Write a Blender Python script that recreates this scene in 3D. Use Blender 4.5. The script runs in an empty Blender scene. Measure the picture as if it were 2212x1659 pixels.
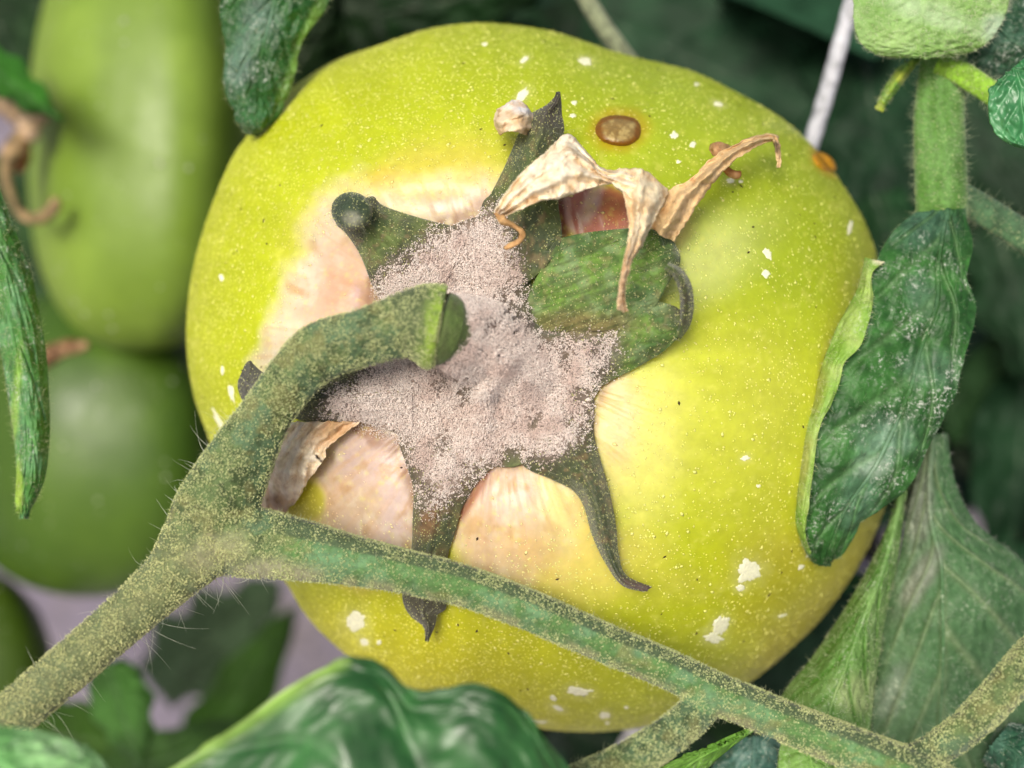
import bpy, math
import numpy as np
from mathutils import Vector

rng = np.random.default_rng(7)
SC = bpy.context.scene
CO = SC.collection

# ------------------------------------------------------------------ camera
CM = 0.01                       # scene is in metres, modelling helpers work in centimetres
D0 = 14.0                       # camera to reference plane, cm
LENS = 40.0
PITCH = math.radians(42)        # camera looks down into the plant
FPX = 2212.0 * LENS / 36.0
AX = np.array([1.0, 0, 0])
AF = np.array([0, math.cos(PITCH), -math.sin(PITCH)])     # forward
AU = np.array([0, math.sin(PITCH), math.cos(PITCH)])      # image up
ORG = np.array([0, 0, 0.62])    # tomato hangs 62 cm above the ground
CAMPOS = ORG - AF * D0 * CM

cam = bpy.data.cameras.new('camera')
camo = bpy.data.objects.new('camera', cam)
CO.objects.link(camo)
cam.lens = LENS
cam.sensor_width = 36
cam.clip_start = 0.005
cam.clip_end = 400
camo.location = CAMPOS
camo.rotation_euler = (math.pi / 2 - PITCH, 0, 0)
cam.dof.use_dof = True
cam.dof.focus_distance = (D0 - 0.3) * CM
cam.dof.aperture_fstop = 11.0
cam.dof.aperture_blades = 0
SC.camera = camo

# ------------------------------------------------------------------ light
Lloc = np.array([-0.26, 0.24, 0.93])                       # towards the light: right, up, to camera
Lw = Lloc[0] * AX + Lloc[1] * AU - Lloc[2] * AF
Lw /= np.linalg.norm(Lw)
ELEV = math.asin(Lw[2])
AZ = math.atan2(Lw[0], Lw[1])
world = bpy.data.worlds.new('World')
SC.world = world
world.use_nodes = True
wn = world.node_tree
wn.nodes.clear()
sky = wn.nodes.new('ShaderNodeTexSky')
sky.sky_type = 'NISHITA'
sky.sun_disc = False
sky.sun_elevation = ELEV
sky.sun_rotation = AZ
sky.air_density = 1.0
sky.dust_density = 7.0
bg = wn.nodes.new('ShaderNodeBackground')
bg.inputs[1].default_value = 0.09
wo = wn.nodes.new('ShaderNodeOutputWorld')
wn.links.new(sky.outputs[0], bg.inputs[0])
wn.links.new(bg.outputs[0], wo.inputs[0])
sun = bpy.data.lights.new('sun', 'SUN')
sun.energy = 2.25
sun.angle = math.radians(24)
sun.color = (1.0, 0.95, 0.87)
suno = bpy.data.objects.new('sun', sun)
CO.objects.link(suno)
suno.rotation_euler = Vector(Lw).to_track_quat('Z', 'Y').to_euler()
suno.location = (0, 0, 3)
SC.view_settings.view_transform = 'Standard'
SC.view_settings.look = 'None'
SC.view_settings.exposure = 0.31
SC.view_settings.gamma = 1
SC.render.engine = 'CYCLES'
SC.cycles.max_bounces = 6
SC.cycles.use_denoising = True

# ------------------------------------------------------------------ helpers
def W(p):
    """(px, py, z): picture position on the photo's 2212-wide grid, z cm towards the camera from the plane of the calyx"""
    p = np.asarray(p, float)
    d = D0 - p[..., 2]
    k = d / FPX * CM
    x = (p[..., 0] - 1106.0) * k
    y = (829.5 - p[..., 1]) * k
    return CAMPOS + x[..., None] * AX + y[..., None] * AU + (d * CM)[..., None] * AF

def proj(w):
    v = w - CAMPOS
    d = v @ AF
    return np.stack([1106 + FPX * (v @ AX) / d, 829.5 - FPX * (v @ AU) / d, D0 - d / CM], -1)

def lin(c):
    c = np.asarray(c, float) / 255.0
    return np.where(c <= 0.04045, c / 12.92, ((c + 0.055) / 1.055) ** 2.4)

def sst(a, b, x):
    t = np.clip((x - a) / (b - a), 0, 1)
    return t * t * (3 - 2 * t)

def _hash(i, j, k):
    h = (i * 374761393 + j * 668265263 + k * 2147483647) & 0xFFFFFFFF
    h = ((h ^ (h >> 13)) * 1274126177) & 0xFFFFFFFF
    h = h ^ (h >> 16)
    return (h & 0xFFFFFF) / float(0xFFFFFF)

def vnoise(x, y, z=0.0):
    x, y, z = np.broadcast_arrays(np.asarray(x, float), np.asarray(y, float), np.asarray(z, float))
    i, j, k = np.floor(x).astype(np.int64), np.floor(y).astype(np.int64), np.floor(z).astype(np.int64)
    fx, fy, fz = x - i, y - j, z - k
    fx, fy, fz = (f * f * (3 - 2 * f) for f in (fx, fy, fz))
    r = 0
    for a in (0, 1):
        for b in (0, 1):
            for c in (0, 1):
                w = (fx if a else 1 - fx) * (fy if b else 1 - fy) * (fz if c else 1 - fz)
                r = r + w * _hash(i + a, j + b, k + c)
    return r

def fbm(x, y, z=0.0, o=4):
    s, a, t = 0, 0.5, 0
    for q in range(o):
        s = s + a * vnoise(np.asarray(x) * 2 ** q + 17.3 * q, np.asarray(y) * 2 ** q + 5.1 * q, np.asarray(z) * 2 ** q)
        t += a
        a *= 0.5
    return s / t

def crv(P, n, closed=False):
    """Catmull-Rom through P (m, ...) sampled at n points"""
    P = np.asarray(P, float)
    m = len(P)
    t = np.linspace(0, m if closed else m - 1, n, endpoint=not closed)
    i = np.floor(t).astype(int)
    if not closed:
        i = np.minimum(i, m - 2)
    f = (t - i).reshape((-1,) + (1,) * (P.ndim - 1))
    if closed:
        g = lambda q: P[(i + q) % m]
        p0, p1, p2, p3 = g(-1), g(0), g(1), g(2)
    else:
        E = np.concatenate([[2 * P[0] - P[1]], P, [2 * P[-1] - P[-2]]])
        p0, p1, p2, p3 = E[i], E[i + 1], E[i + 2], E[i + 3]
    return 0.5 * (2 * p1 + (p2 - p0) * f + (2 * p0 - 5 * p1 + 4 * p2 - p3) * f ** 2 + (3 * p1 - p0 - 3 * p2 + p3) * f ** 3)

def mixc(a, b, m):
    m = np.asarray(m)[..., None]
    return a * (1 - m) + b * m

def blob(px, py, cx, cy, rx, ry, rot=0, soft=0.35, wob=0.25, fr=70.0):
    a = math.radians(rot)
    dx, dy = px - cx, py - cy
    u = (dx * math.cos(a) + dy * math.sin(a)) / rx
    v = (-dx * math.sin(a) + dy * math.cos(a)) / ry
    d = np.hypot(u, v) + wob * (fbm(px / fr, py / fr, cx * 0.37, 4) - 0.5) * 2
    return 1 - sst(1 - soft, 1 + soft, d)

def poly_sd(px, py, poly):
    """signed distance to a polygon, negative inside"""
    px, py = np.asarray(px, float), np.asarray(py, float)
    poly = np.asarray(poly, float)
    d = np.full(px.shape, 1e18)
    ins = np.zeros(px.shape, bool)
    for (ax, ay), (bx, by) in zip(poly, np.roll(poly, -1, 0)):
        ex, ey = bx - ax, by - ay
        t = np.clip(((px - ax) * ex + (py - ay) * ey) / (ex * ex + ey * ey + 1e-9), 0, 1)
        d = np.minimum(d, (px - ax - t * ex) ** 2 + (py - ay - t * ey) ** 2)
        c = ((ay > py) != (by > py)) & (px < (bx - ax) * (py - ay) / (by - ay + 1e-12) + ax)
        ins ^= c
    d = np.sqrt(d)
    return np.where(ins, -d, d)

WLOC = {}
def put(o, loc, parent=None):
    loc = np.asarray(loc, float)
    WLOC[o.name] = loc
    if parent is not None:
        o.parent = parent
        o.location = loc - WLOC[parent.name]
    else:
        o.location = loc
    CO.objects.link(o)

def tag(o, label=None, cat=None, group=None, kind=None):
    if label: o['label'] = label
    if cat: o['category'] = cat
    if group: o['group'] = group
    if kind: o['kind'] = kind
    return o

def empty(name, loc, **k):
    o = bpy.data.objects.new(name, None)
    o.empty_display_size = 0.01
    put(o, loc)
    return tag(o, **k)

def mesh_obj(name, V, F, m, col=None, parent=None, solid=0.0, smooth=True, origin=None, **k):
    V = np.asarray(V, float)
    F = np.asarray(F, np.int32)
    me = bpy.data.meshes.new(name)
    org = V.mean(0) if origin is None else np.asarray(origin)
    n, s = F.shape
    me.vertices.add(len(V))
    me.vertices.foreach_set('co', (V - org).astype(np.float32).ravel())
    me.loops.add(n * s)
    me.loops.foreach_set('vertex_index', F.ravel())
    me.polygons.add(n)
    me.polygons.foreach_set('loop_start', np.arange(0, n * s, s, dtype=np.int32))
    me.polygons.foreach_set('loop_total', np.full(n, s, np.int32))
    me.polygons.foreach_set('use_smooth', np.full(n, smooth))
    me.update(calc_edges=True)
    if col is not None:
        a = me.color_attributes.new('Col', 'FLOAT_COLOR', 'POINT')
        c = np.ones((len(V), 4), np.float32)
        c[:, :3] = col
        a.data.foreach_set('color', c.ravel())
    for q in (m if isinstance(m, (list, tuple)) else [m]):
        me.materials.append(q)
    o = bpy.data.objects.new(name, me)
    put(o, org, parent)
    if solid:
        md = o.modifiers.new('thickness', 'SOLIDIFY')
        md.thickness = solid * CM
        md.offset = -1
        if len(me.materials) > 1:
            md.material_offset = 1
            md.material_offset_rim = 0
    return tag(o, **k)

def grid_faces(nu, nv, closed=False, base=0):
    i = np.arange(nu - 1)[:, None]
    j = np.arange(nv if closed else nv - 1)[None, :]
    j2 = (j + 1) % nv
    f = np.stack([i * nv + j, (i + 1) * nv + j, (i + 1) * nv + j2, i * nv + j2], -1) + 0 * i[..., None]
    return f.reshape(-1, 4) + base

def face_normals(V, F):
    if F.shape[1] == 4:
        n = np.cross(V[F[:, 2]] - V[F[:, 0]], V[F[:, 3]] - V[F[:, 1]])
    else:
        n = np.cross(V[F[:, 1]] - V[F[:, 0]], V[F[:, 2]] - V[F[:, 0]])
    return n / (np.linalg.norm(n, axis=1, keepdims=True) + 1e-30)

def to_cam(V, F):
    """flip the faces of a sheet so that it looks at the camera on average"""
    n = face_normals(V, F)
    c = V[F].mean(1)
    if ((n * (CAMPOS - c)).sum(1)).mean() < 0:
        F = F[:, ::-1]
    return F

def loft(rows, nu, nv):
    R = np.asarray([crv(r, 9) if len(r) != 9 else np.asarray(r, float) for r in rows], float)
    a = crv(R, nu)
    return np.swapaxes(crv(np.swapaxes(a, 0, 1), nv), 0, 1)      # (nu, nv, 3)

def sample(recs, n, dens, seed=0, front=0.0):
    """scatter points over sheets; recs = [(V, F)], dens(px,py,z,pos)->0..1"""
    r = np.random.default_rng(seed)
    out_p, out_n, out_q = [], [], []
    ar = []
    for V, F in recs:
        ar.append(np.linalg.norm(np.cross(V[F[:, 2]] - V[F[:, 0]], V[F[:, -1 if F.shape[1] == 4 else 0]] - V[F[:, 1]]), axis=1) * 0.5)
    tot = sum(a.sum() for a in ar)
    for (V, F), a in zip(recs, ar):
        k = int(round(n * a.sum() / tot))
        if k < 1: continue
        f = r.choice(len(F), k, p=a / a.sum())
        u, v = r.random(k)[:, None], r.random(k)[:, None]
        q = F[f]
        if F.shape[1] == 4:
            p = (V[q[:, 0]] * (1 - u) + V[q[:, 1]] * u) * (1 - v) + (V[q[:, 3]] * (1 - u) + V[q[:, 2]] * u) * v
        else:
            su = np.sqrt(u)
            p = V[q[:, 0]] * (1 - su) + V[q[:, 1]] * su * (1 - v) + V[q[:, 2]] * su * v
        nn = face_normals(V, F)[f]
        d = CAMPOS - p
        d /= np.linalg.norm(d, axis=1, keepdims=True)
        g = (nn * d).sum(1)
        pr = proj(p)
        ok = (g > front) & (r.random(k) < dens(pr[:, 0], pr[:, 1], pr[:, 2], p))
        ok &= (pr[:, 0] > -120) & (pr[:, 0] < 2330) & (pr[:, 1] > -120) & (pr[:, 1] < 1780)
        out_p.append(p[ok]); out_n.append(nn[ok]); out_q.append(pr[ok])
    return np.concatenate(out_p), np.concatenate(out_n), np.concatenate(out_q)

OCT = np.array([[1, 0, 0], [-1, 0, 0], [0, 1, 0], [0, -1, 0], [0, 0, 1], [0, 0, -1]], float)
OCF = np.array([[0, 2, 4], [2, 1, 4], [1, 3, 4], [3, 0, 4], [2, 0, 5], [1, 2, 5], [3, 1, 5], [0, 3, 5]])

def frames(N):
    t = np.where(np.abs(N[:, :1]) < 0.8, np.array([[1.0, 0, 0]]), np.array([[0, 1.0, 0]]))
    a = np.cross(N, t)
    a /= np.linalg.norm(a, axis=1, keepdims=True)
    return a, np.cross(N, a)

def grains(P, N, rad, flat, lift, col, seed=1, stretch=1.0):
    """one small faceted grain at every point"""
    r = np.random.default_rng(seed)
    n = len(P)
    a, b = frames(N)
    th = r.random(n) * 6.283
    A = a * np.cos(th)[:, None] + b * np.sin(th)[:, None]
    B = np.cross(N, A)
    rad = np.broadcast_to(rad, (n,))[:, None, None] * CM
    s1 = stretch * (0.8 + 0.4 * r.random((n, 1, 1)))
    V = (A[:, None] * OCT[None, :, :1] * s1 + B[:, None] * OCT[None, :, 1:2] + N[:, None] * OCT[None, :, 2:] * flat) * rad
    V = V + P[:, None] + N[:, None] * (np.broadcast_to(lift, (n,)) * CM)[:, None, None]
    F = (OCF[None] + (np.arange(n) * 6)[:, None, None]).reshape(-1, 3)
    C = np.repeat(np.broadcast_to(col, (n, 3)), 6, axis=0)
    return V.reshape(-1, 3), F, C

def hairs(P, D, length, rad, bend, col, nr=5, seed=2):
    """tapering three-sided hairs; D unit directions"""
    r = np.random.default_rng(seed)
    n = len(P)
    length = np.broadcast_to(length, (n,)) * CM
    rad = np.broadcast_to(rad, (n,)) * CM
    bv = r.normal(size=(n, 3)) * bend
    t = np.linspace(0, 1, nr)
    C = P[:, None] + D[:, None] * (length[:, None] * t)[..., None] + bv[:, None] * (length[:, None] * t ** 2)[..., None]
    a, b = frames(D)
    ang = np.arange(3) * 2.0944
    ring = a[:, None] * np.cos(ang)[None, :, None] + b[:, None] * np.sin(ang)[None, :, None]
    w = (1 - 0.8 * t)
    V = C[:, :, None] + ring[:, None] * (rad[:, None] * w)[..., None, None]
    F = grid_faces(nr, 3, closed=True)
    F = (F[None] + (np.arange(n) * nr * 3)[:, None, None]).reshape(-1, 4)
    return V.reshape(-1, 3), F, np.repeat(np.broadcast_to(col, (n, 3)), nr * 3, axis=0)

def tube(path, ns, nr, world=True, prof=None, cap=True):
    """closed tube; path rows (px, py, z, r_px)"""
    c = crv(np.asarray(path, float), nr)
    Cn = W(c[:, :3])
    rr = c[:, 3] * (D0 - c[:, 2]) / FPX * CM
    T = np.gradient(Cn, axis=0)
    T /= np.linalg.norm(T, axis=1, keepdims=True)
    a = np.cross(T, -AF)
    a /= np.linalg.norm(a, axis=1, keepdims=True)
    b = np.cross(a, T)                  # b looks roughly at the camera
    ph = np.linspace(0, 2 * math.pi, ns, endpoint=False)
    k = np.ones((nr, ns)) if prof is None else prof(np.linspace(0, 1, nr)[:, None], ph[None, :]) * np.ones((nr, ns))
    V = Cn[:, None] + (a[:, None] * np.cos(ph)[None, :, None] + b[:, None] * np.sin(ph)[None, :, None]) * (rr[:, None] * k)[..., None]
    V = V.reshape(-1, 3)
    F = grid_faces(nr, ns, closed=True)
    if cap:
        V = np.concatenate([V, Cn[:1], Cn[-1:]])
        j = np.arange(ns)
        i0, i1 = len(V) - 2, len(V) - 1
        f0 = np.stack([np.full(ns, i0), j, (j + 1) % ns, np.full(ns, i0)], 1)
        f1 = np.stack([np.full(ns, i1), (nr - 1) * ns + (j + 1) % ns, (nr - 1) * ns + j, np.full(ns, i1)], 1)
        return V, F, np.concatenate([f0, f1])[:, :3]
    return V, F

def tube_tri(path, ns, nr, prof=None):
    V, F, c = tube(path, ns, nr, prof=prof)
    T = np.concatenate([F[:, [0, 1, 2]], F[:, [0, 2, 3]], c])
    n = face_normals(V, T)
    cen = V[T].mean(1)
    # make the winding look outwards
    ring = V[:nr * ns].reshape(nr, ns, 3).mean(1)
    k = np.clip((T[:, 0] // ns), 0, nr - 1)
    if ((n * (cen - ring[k])).sum(1)).mean() < 0:
        T = T[:, ::-1]
    return V, T

# ------------------------------------------------------------------ materials
def material(name, rough=0.5, spec=0.5, sss=0.0, sss_r=(0.6, 0.5, 0.2), sss_s=0.002, var=0.25, vs=900.0, bump=0.3, bs=1500.0,
             bd=0.0003, cells=0.0, cs=700.0, dust=0.0, dust_col=(0.5, 0.52, 0.5), dust_s=2200.0, coat=0.0, sheen=0.0, rvar=0.0, stretch=None, hue=None, hs=120.0):
    m = bpy.data.materials.new(name)
    m.use_nodes = True
    t = m.node_tree
    t.nodes.clear()
    N = lambda k: t.nodes.new(k)
    L = t.links.new
    out = N('ShaderNodeOutputMaterial')
    p = N('ShaderNodeBsdfPrincipled')
    L(p.outputs[0], out.inputs[0])
    at = N('ShaderNodeAttribute')
    at.attribute_name = 'Col'
    tc = N('ShaderNodeTexCoord')
    co = tc.outputs['Object']
    if stretch is not None:
        mp = N('ShaderNodeMapping')
        mp.inputs['Scale'].default_value = stretch
        L(co, mp.inputs[0])
        co = mp.outputs[0]
    def noise(s, d=4.0, r=0.6):
        n = N('ShaderNodeTexNoise')
        n.inputs['Scale'].default_value = s
        n.inputs['Detail'].default_value = d
        n.inputs['Roughness'].default_value = r
        L(co, n.inputs['Vector'])
        return n.outputs['Fac']
    def rng_(src, a, b, c, d):
        q = N('ShaderNodeMapRange')
        q.inputs[1].default_value, q.inputs[2].default_value, q.inputs[3].default_value, q.inputs[4].default_value = a, b, c, d
        L(src, q.inputs[0])
        return q.outputs[0]
    col = at.outputs['Color']
    if hue is not None:
        mx = N('ShaderNodeMix'); mx.data_type = 'RGBA'
        L(rng_(noise(hs, 5, 0.65), 0.48, 0.68, 0, 0.8), mx.inputs['Factor'])
        L(col, mx.inputs['A']); mx.inputs['B'].default_value = (*hue, 1)
        col = mx.outputs['Result']
    if var:
        hv = N('ShaderNodeHueSaturation')
        L(rng_(noise(vs), 0.3, 0.7, 1 - var, 1 + var), hv.inputs['Value'])
        L(col, hv.inputs['Color'])
        col = hv.outputs[0]
    if dust:
        f1 = rng_(noise(dust_s, 3, 0.7), 0.52, 0.72, 0, 1)
        f2 = rng_(noise(dust_s * 0.09, 4, 0.65), 0.46, 0.70, 0, 1)
        mu = N('ShaderNodeMath'); mu.operation = 'MULTIPLY'; L(f1, mu.inputs[0]); L(f2, mu.inputs[1])
        mu2 = N('ShaderNodeMath'); mu2.operation = 'MULTIPLY'; mu2.use_clamp = True; L(mu.outputs[0], mu2.inputs[0]); mu2.inputs[1].default_value = dust
        mx = N('ShaderNodeMix'); mx.data_type = 'RGBA'
        L(mu2.outputs[0], mx.inputs['Factor']); L(col, mx.inputs['A']); mx.inputs['B'].default_value = (*dust_col, 1)
        col = mx.outputs['Result']
    L(col, p.inputs['Base Color'])
    p.inputs['Roughness'].default_value = rough
    if rvar:
        L(rng_(noise(vs * 0.6, 4, 0.7), 0.3, 0.7, max(0.05, rough - rvar), min(1, rough + rvar)), p.inputs['Roughness'])
    p.inputs['Specular IOR Level'].default_value = spec
    p.inputs['Coat Weight'].default_value = coat
    p.inputs['Coat Roughness'].default_value = 0.15
    if sheen:
        p.inputs['Sheen Weight'].default_value = sheen
        p.inputs['Sheen Roughness'].default_value = 0.4
    if sss:
        p.inputs['Subsurface Weight'].default_value = sss
        p.inputs['Subsurface Radius'].default_value = sss_r
        p.inputs['Subsurface Scale'].default_value = sss_s
    nrm = None
    if cells:
        v = N('ShaderNodeTexVoronoi'); v.feature = 'DISTANCE_TO_EDGE'
        v.inputs['Scale'].default_value = cs
        wv = N('ShaderNodeVectorMath'); wv.operation = 'ADD'
        nz = N('ShaderNodeTexNoise'); nz.inputs['Scale'].default_value = cs * 0.7
        L(co, nz.inputs['Vector'])
        sc = N('ShaderNodeVectorMath'); sc.operation = 'SCALE'; sc.inputs['Scale'].default_value = 0.9 / cs
        L(nz.outputs['Color'], sc.inputs[0]); L(co, wv.inputs[0]); L(sc.outputs[0], wv.inputs[1]); L(wv.outputs[0], v.inputs['Vector'])
        b = N('ShaderNodeBump'); b.inputs['Strength'].default_value = cells; b.inputs['Distance'].default_value = 0.4 / cs
        L(rng_(v.outputs['Distance'], 0.0, 0.35, 0, 1), b.inputs['Height'])
        nrm = b.outputs[0]
    if bump:
        b = N('ShaderNodeBump'); b.inputs['Strength'].default_value = bump; b.inputs['Distance'].default_value = bd
        L(noise(bs, 5, 0.6), b.inputs['Height'])
        if nrm is not None: L(nrm, b.inputs['Normal'])
        nrm = b.outputs[0]
    if nrm is not None:
        L(nrm, p.inputs['Normal'])
    return m

M_skin = material('tomato_skin', rough=0.42, spec=0.4, sss=0.5, sss_r=(0.9, 0.8, 0.15), sss_s=0.004, var=0.07, vs=700, bump=0.22, bs=1800, bd=0.0003, rvar=0.1, coat=0.12)
M_far_tomato = material('green_tomato_skin', rough=0.46, spec=0.5, sss=0.15, sss_s=0.003, var=0.06, vs=200, bump=0.1, bs=220, bd=0.002, rvar=0.1)
M_leaf = material('leaf_upper', rough=0.42, spec=0.28, var=0.35, vs=700, bump=0.35, bs=1400, bd=0.0004, cells=0.22, cs=480, dust=2.0, dust_col=(0.50, 0.54, 0.46), rvar=0.18)
M_leaf_under = material('leaf_underside', rough=0.6, spec=0.22, var=0.18, vs=800, bump=0.3, bs=1400, bd=0.0004, cells=0.25, cs=520, dust=0.9, dust_col=(0.55, 0.6, 0.45))
M_gloss = material('glossy_leaf', rough=0.42, spec=0.6, var=0.35, vs=260, bump=0.06, bs=260, bd=0.0012, rvar=0.12, coat=0.06)
M_leaf_far = material('shaded_leaf', rough=0.5, spec=0.12, var=0.3, vs=150, bump=0.4, bs=200, bd=0.003)
M_stem = material('hairy_stem', rough=0.65, spec=0.3, sss=0.1, sss_s=0.001, var=0.3, vs=1500, bump=0.6, bs=2600, bd=0.0004, sheen=0.2)
M_sepal = material('sepal_green', rough=0.62, spec=0.3, var=0.32, vs=1400, bump=0.5, bs=2200, bd=0.0004, sheen=0.25)
M_mold = material('mold_grain', rough=0.95, spec=0.05, var=0.12, vs=2500, bump=0)
M_grain = material('pale_grain', rough=0.6, spec=0.4, var=0.15, vs=3000, bump=0)
M_hair = material('plant_hair', rough=0.4, spec=0.5, var=0.1, vs=3000, bump=0)
M_dry = material('dry_petal', rough=0.7, spec=0.25, sss=0.15, sss_s=0.001, var=0.14, vs=900, bump=0.4, bs=1300, bd=0.0005, hue=(0.56, 0.37, 0.19), hs=380)
M_white = material('white_residue', rough=0.8, spec=0.2, var=0.15, vs=2500, bump=0.6, bs=3000, bd=0.0002)
M_scab = material('scab', rough=0.35, spec=0.5, var=0.25, vs=1300, bump=0.4, bs=2000, bd=0.0003)
M_sap = material('sap_drop', rough=0.3, spec=0.5, sss=0.4, sss_s=0.002, var=0.05, bump=0)
M_string = material('string', rough=0.5, spec=0.5, var=0.15, vs=500, bump=0.3, bs=900, bd=0.0005)
M_ground = material('mulch_ground', rough=0.9, spec=0.2, var=0.25, vs=14, bump=0.5, bs=40, bd=0.02, hue=(0.20, 0.17, 0.15), hs=9)

# ------------------------------------------------------------------ ground
g = 60.0
gv = np.array([[-g, -g, 0], [g, -g, 0], [g, g, 0], [-g, g, 0]], float)
n = 30
gx, gy = np.meshgrid(np.concatenate([-g * np.linspace(1, 0.02, 14) ** 2, [0], g * np.linspace(0.02, 1, 14) ** 2]),
                     np.concatenate([-g * np.linspace(1, 0.02, 14) ** 2, [0], g * np.linspace(0.02, 1, 14) ** 2]), indexing='ij')
gz = 0.02 * (fbm(gx * 3, gy * 3) - 0.5)
mesh_obj('ground', np.stack([gx, gy, gz], -1).reshape(-1, 3), grid_faces(29, 29)[:, ::-1] if False else grid_faces(29, 29), M_ground,
         col=np.tile(lin((134, 126, 138)), (29 * 29, 1)), origin=(0, 0, 0), kind='structure')

# ------------------------------------------------------------------ the tomato
TC = np.array([1150.0, 820.0])
OUT = [(445,930),(480,1020),(530,1130),(580,1210),(620,1262),(655,1320),(700,1372),(770,1432),(850,1485),(950,1530),(1060,1558),
       (1170,1575),(1260,1581),(1350,1576),(1440,1558),(1550,1515),(1640,1460),(1710,1400),(1780,1330),(1850,1232),(1900,1130),
       (1925,1040),(1935,950),(1935,850),(1928,750),(1912,650),(1890,540),(1858,460),(1800,370),(1739,298),(1670,243),(1548,177),
       (1490,152),(1440,139),(1375,124),(1310,106),(1210,72),(1110,54),(1020,50),(920,64),(820,97),(722,131),(636,186),(585,236),
       (534,294),(498,347),(451,461),(417,580),(404,680),(404,760),(418,850)]
_o = crv(np.array(OUT, float), 400, closed=True) - TC
_th = np.arctan2(_o[:, 1], _o[:, 0]); _r = np.hypot(_o[:, 0], _o[:, 1])
_i = np.argsort(_th); _th, _r = _th[_i], _r[_i]
def tom_R(th):
    return np.interp(th, np.concatenate([_th - 2 * math.pi, _th, _th + 2 * math.pi]), np.tile(_r, 3))
KC = (1075.0, 770.0)
ZS, HT = -2.7, 3.5
def tom_z(px, py):
    px, py = np.asarray(px, float), np.asarray(py, float)
    dx, dy = px - TC[0], py - TC[1]
    s = np.clip(np.hypot(dx, dy) / tom_R(np.arctan2(dy, dx)), 0, 1)
    z = ZS + HT * (1 - s ** 2.35) ** 0.54
    kx, ky = px - KC[0], py - KC[1]
    d = np.hypot(kx, ky)
    z = z - 0.62 * np.exp(-(d / 300) ** 2)
    e = np.clip(1 - s ** 4, 0, 1)
    z = z + e * 0.20 * np.exp(-((px - 785) / 105) ** 2 - ((py - 1075) / 110) ** 2)
    z = z + e * 0.20 * np.exp(-((px - 1115) / 120) ** 2 - ((py - 1125) / 130) ** 2)
    z = z + e * 0.10 * np.exp(-((px - 800) / 200) ** 2 - ((py - 370) / 70) ** 2)
    def groove(ax, ay, bx, by, w, a):
        ex, ey = bx - ax, by - ay
        t = ((px - ax) * ex + (py - ay) * ey) / (ex * ex + ey * ey)
        dd = np.hypot(px - ax - np.clip(t, 0, 1) * ex, py - ay - np.clip(t, 0, 1) * ey)
        return a * np.exp(-(dd / w) ** 2) * sst(-0.1, 0.3, t) * e
    z = z - groove(1240, 560, 1385, 115, 110, 0.10) - groove(1450, 600, 1930, 560, 120, 0.10) - groove(960, 1000, 900, 1560, 45, 0.10)
    z = z - groove(760, 820, 400, 860, 70, 0.12)
    z = z + 0.035 * (fbm(px / 160, py / 160, 3.3, 3) - 0.5) * e
    av = np.arctan2(ky, kx)
    z = z - 0.16 * np.exp(-((px - 715) / 75) ** 2 - ((py - 615) / 120) ** 2) - 0.10 * np.exp(-((px - 930) / 130) ** 2 - ((py - 455) / 45) ** 2)
    z = z + 0.030 * (fbm(np.cos(av) * 26, np.sin(av) * 26, d / 170, 3) - 0.5) * np.exp(-((d - 330) / 130) ** 2)
    return z

NT, NS, NB = 640, 210, 40
th = np.linspace(-math.pi, math.pi, NT, endpoint=False)
sf = np.sin(np.linspace(0, math.pi / 2, NS))
sf[0] = 0.0015
R = tom_R(th)
px = TC[0] + sf[:, None] * R[None] * np.cos(th)
py = TC[1] + sf[:, None] * R[None] * np.sin(th)
pz = tom_z(px, py)
sb = np.cos(np.linspace(0, math.pi / 2 * 0.995, NB))[1:]
bx = TC[0] + sb[:, None] * R[None] * np.cos(th)
by = TC[1] + sb[:, None] * R[None] * np.sin(th)
bz = ZS - 3.2 * (1 - sb ** 2.2) ** 0.5
PX, PY = np.concatenate([px, bx]), np.concatenate([py, by])
PZ = np.concatenate([pz, np.repeat(bz[:, None], NT, 1)])
V_tom = W(np.stack([PX, PY, PZ], -1)).reshape(-1, 3)
F_tom = grid_faces(NS + NB - 1, NT, closed=True)
nf = (NS - 1) * NT
nn = face_normals(V_tom, F_tom[:nf:50])
if ((nn * (CAMPOS - V_tom[F_tom[:nf:50]].mean(1))).sum(1)).mean() < 0:
    F_tom = F_tom[:, ::-1]

MOLD = [(800,640),(815,585),(860,550),(905,520),(930,488),(985,478),(1040,442),(1075,440),(1112,500),(1132,560),(1132,620),(1150,700),(1180,720),(1340,712),
        (1345,760),(1300,830),(1280,900),(1262,960),(1190,1005),(1100,998),(1045,1025),(1000,1075),(950,1110),(915,1110),(890,1040),(872,985),(840,955),(780,948),
        (735,918),(690,890),(700,850),(760,820),(790,740)]
RES = [(768,1343,22,24,20),(787,1387,10,8,30),(818,1388,5,5,0),(1616,1234,28,26,0),(1556,1352,24,16,-60),(1540,1378,22,12,10),(1252,1494,26,11,5),
       (1195,1508,9,6,40),(1204,1530,14,5,25),(1353,1528,6,4,0),(1306,1545,12,7,0),(1312,1562,6,4,0),(1265,132,15,8,20),(1132,130,11,5,-40),(1128,206,20,10,-50),
       (1048,95,9,4,0),(1456,292,8,9,0),(1496,312,7,7,0),(1552,225,10,5,15),(1505,182,6,4,0),(1836,492,5,17,10),(1655,592,9,9,0),(1658,548,9,14,-20),
       (1578,390,10,6,-10),(1600,392,5,4,0),(1610,990,10,6,-20),(1638,1050,5,4,0),(480,800,4,12,0),(478,600,5,9,-10),(500,850,6,22,-10),(1690,1330,10,3,-15),(1238,250,7,5,0),
       (1465,350,6,4,0),(1240,222,8,5,20),(1760,1190,26,4,-35),(1730,1225,8,5,-40),(470,905,6,26,-25),(1600,1270,10,8,0),(1160,1560,24,3,0)]
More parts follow.
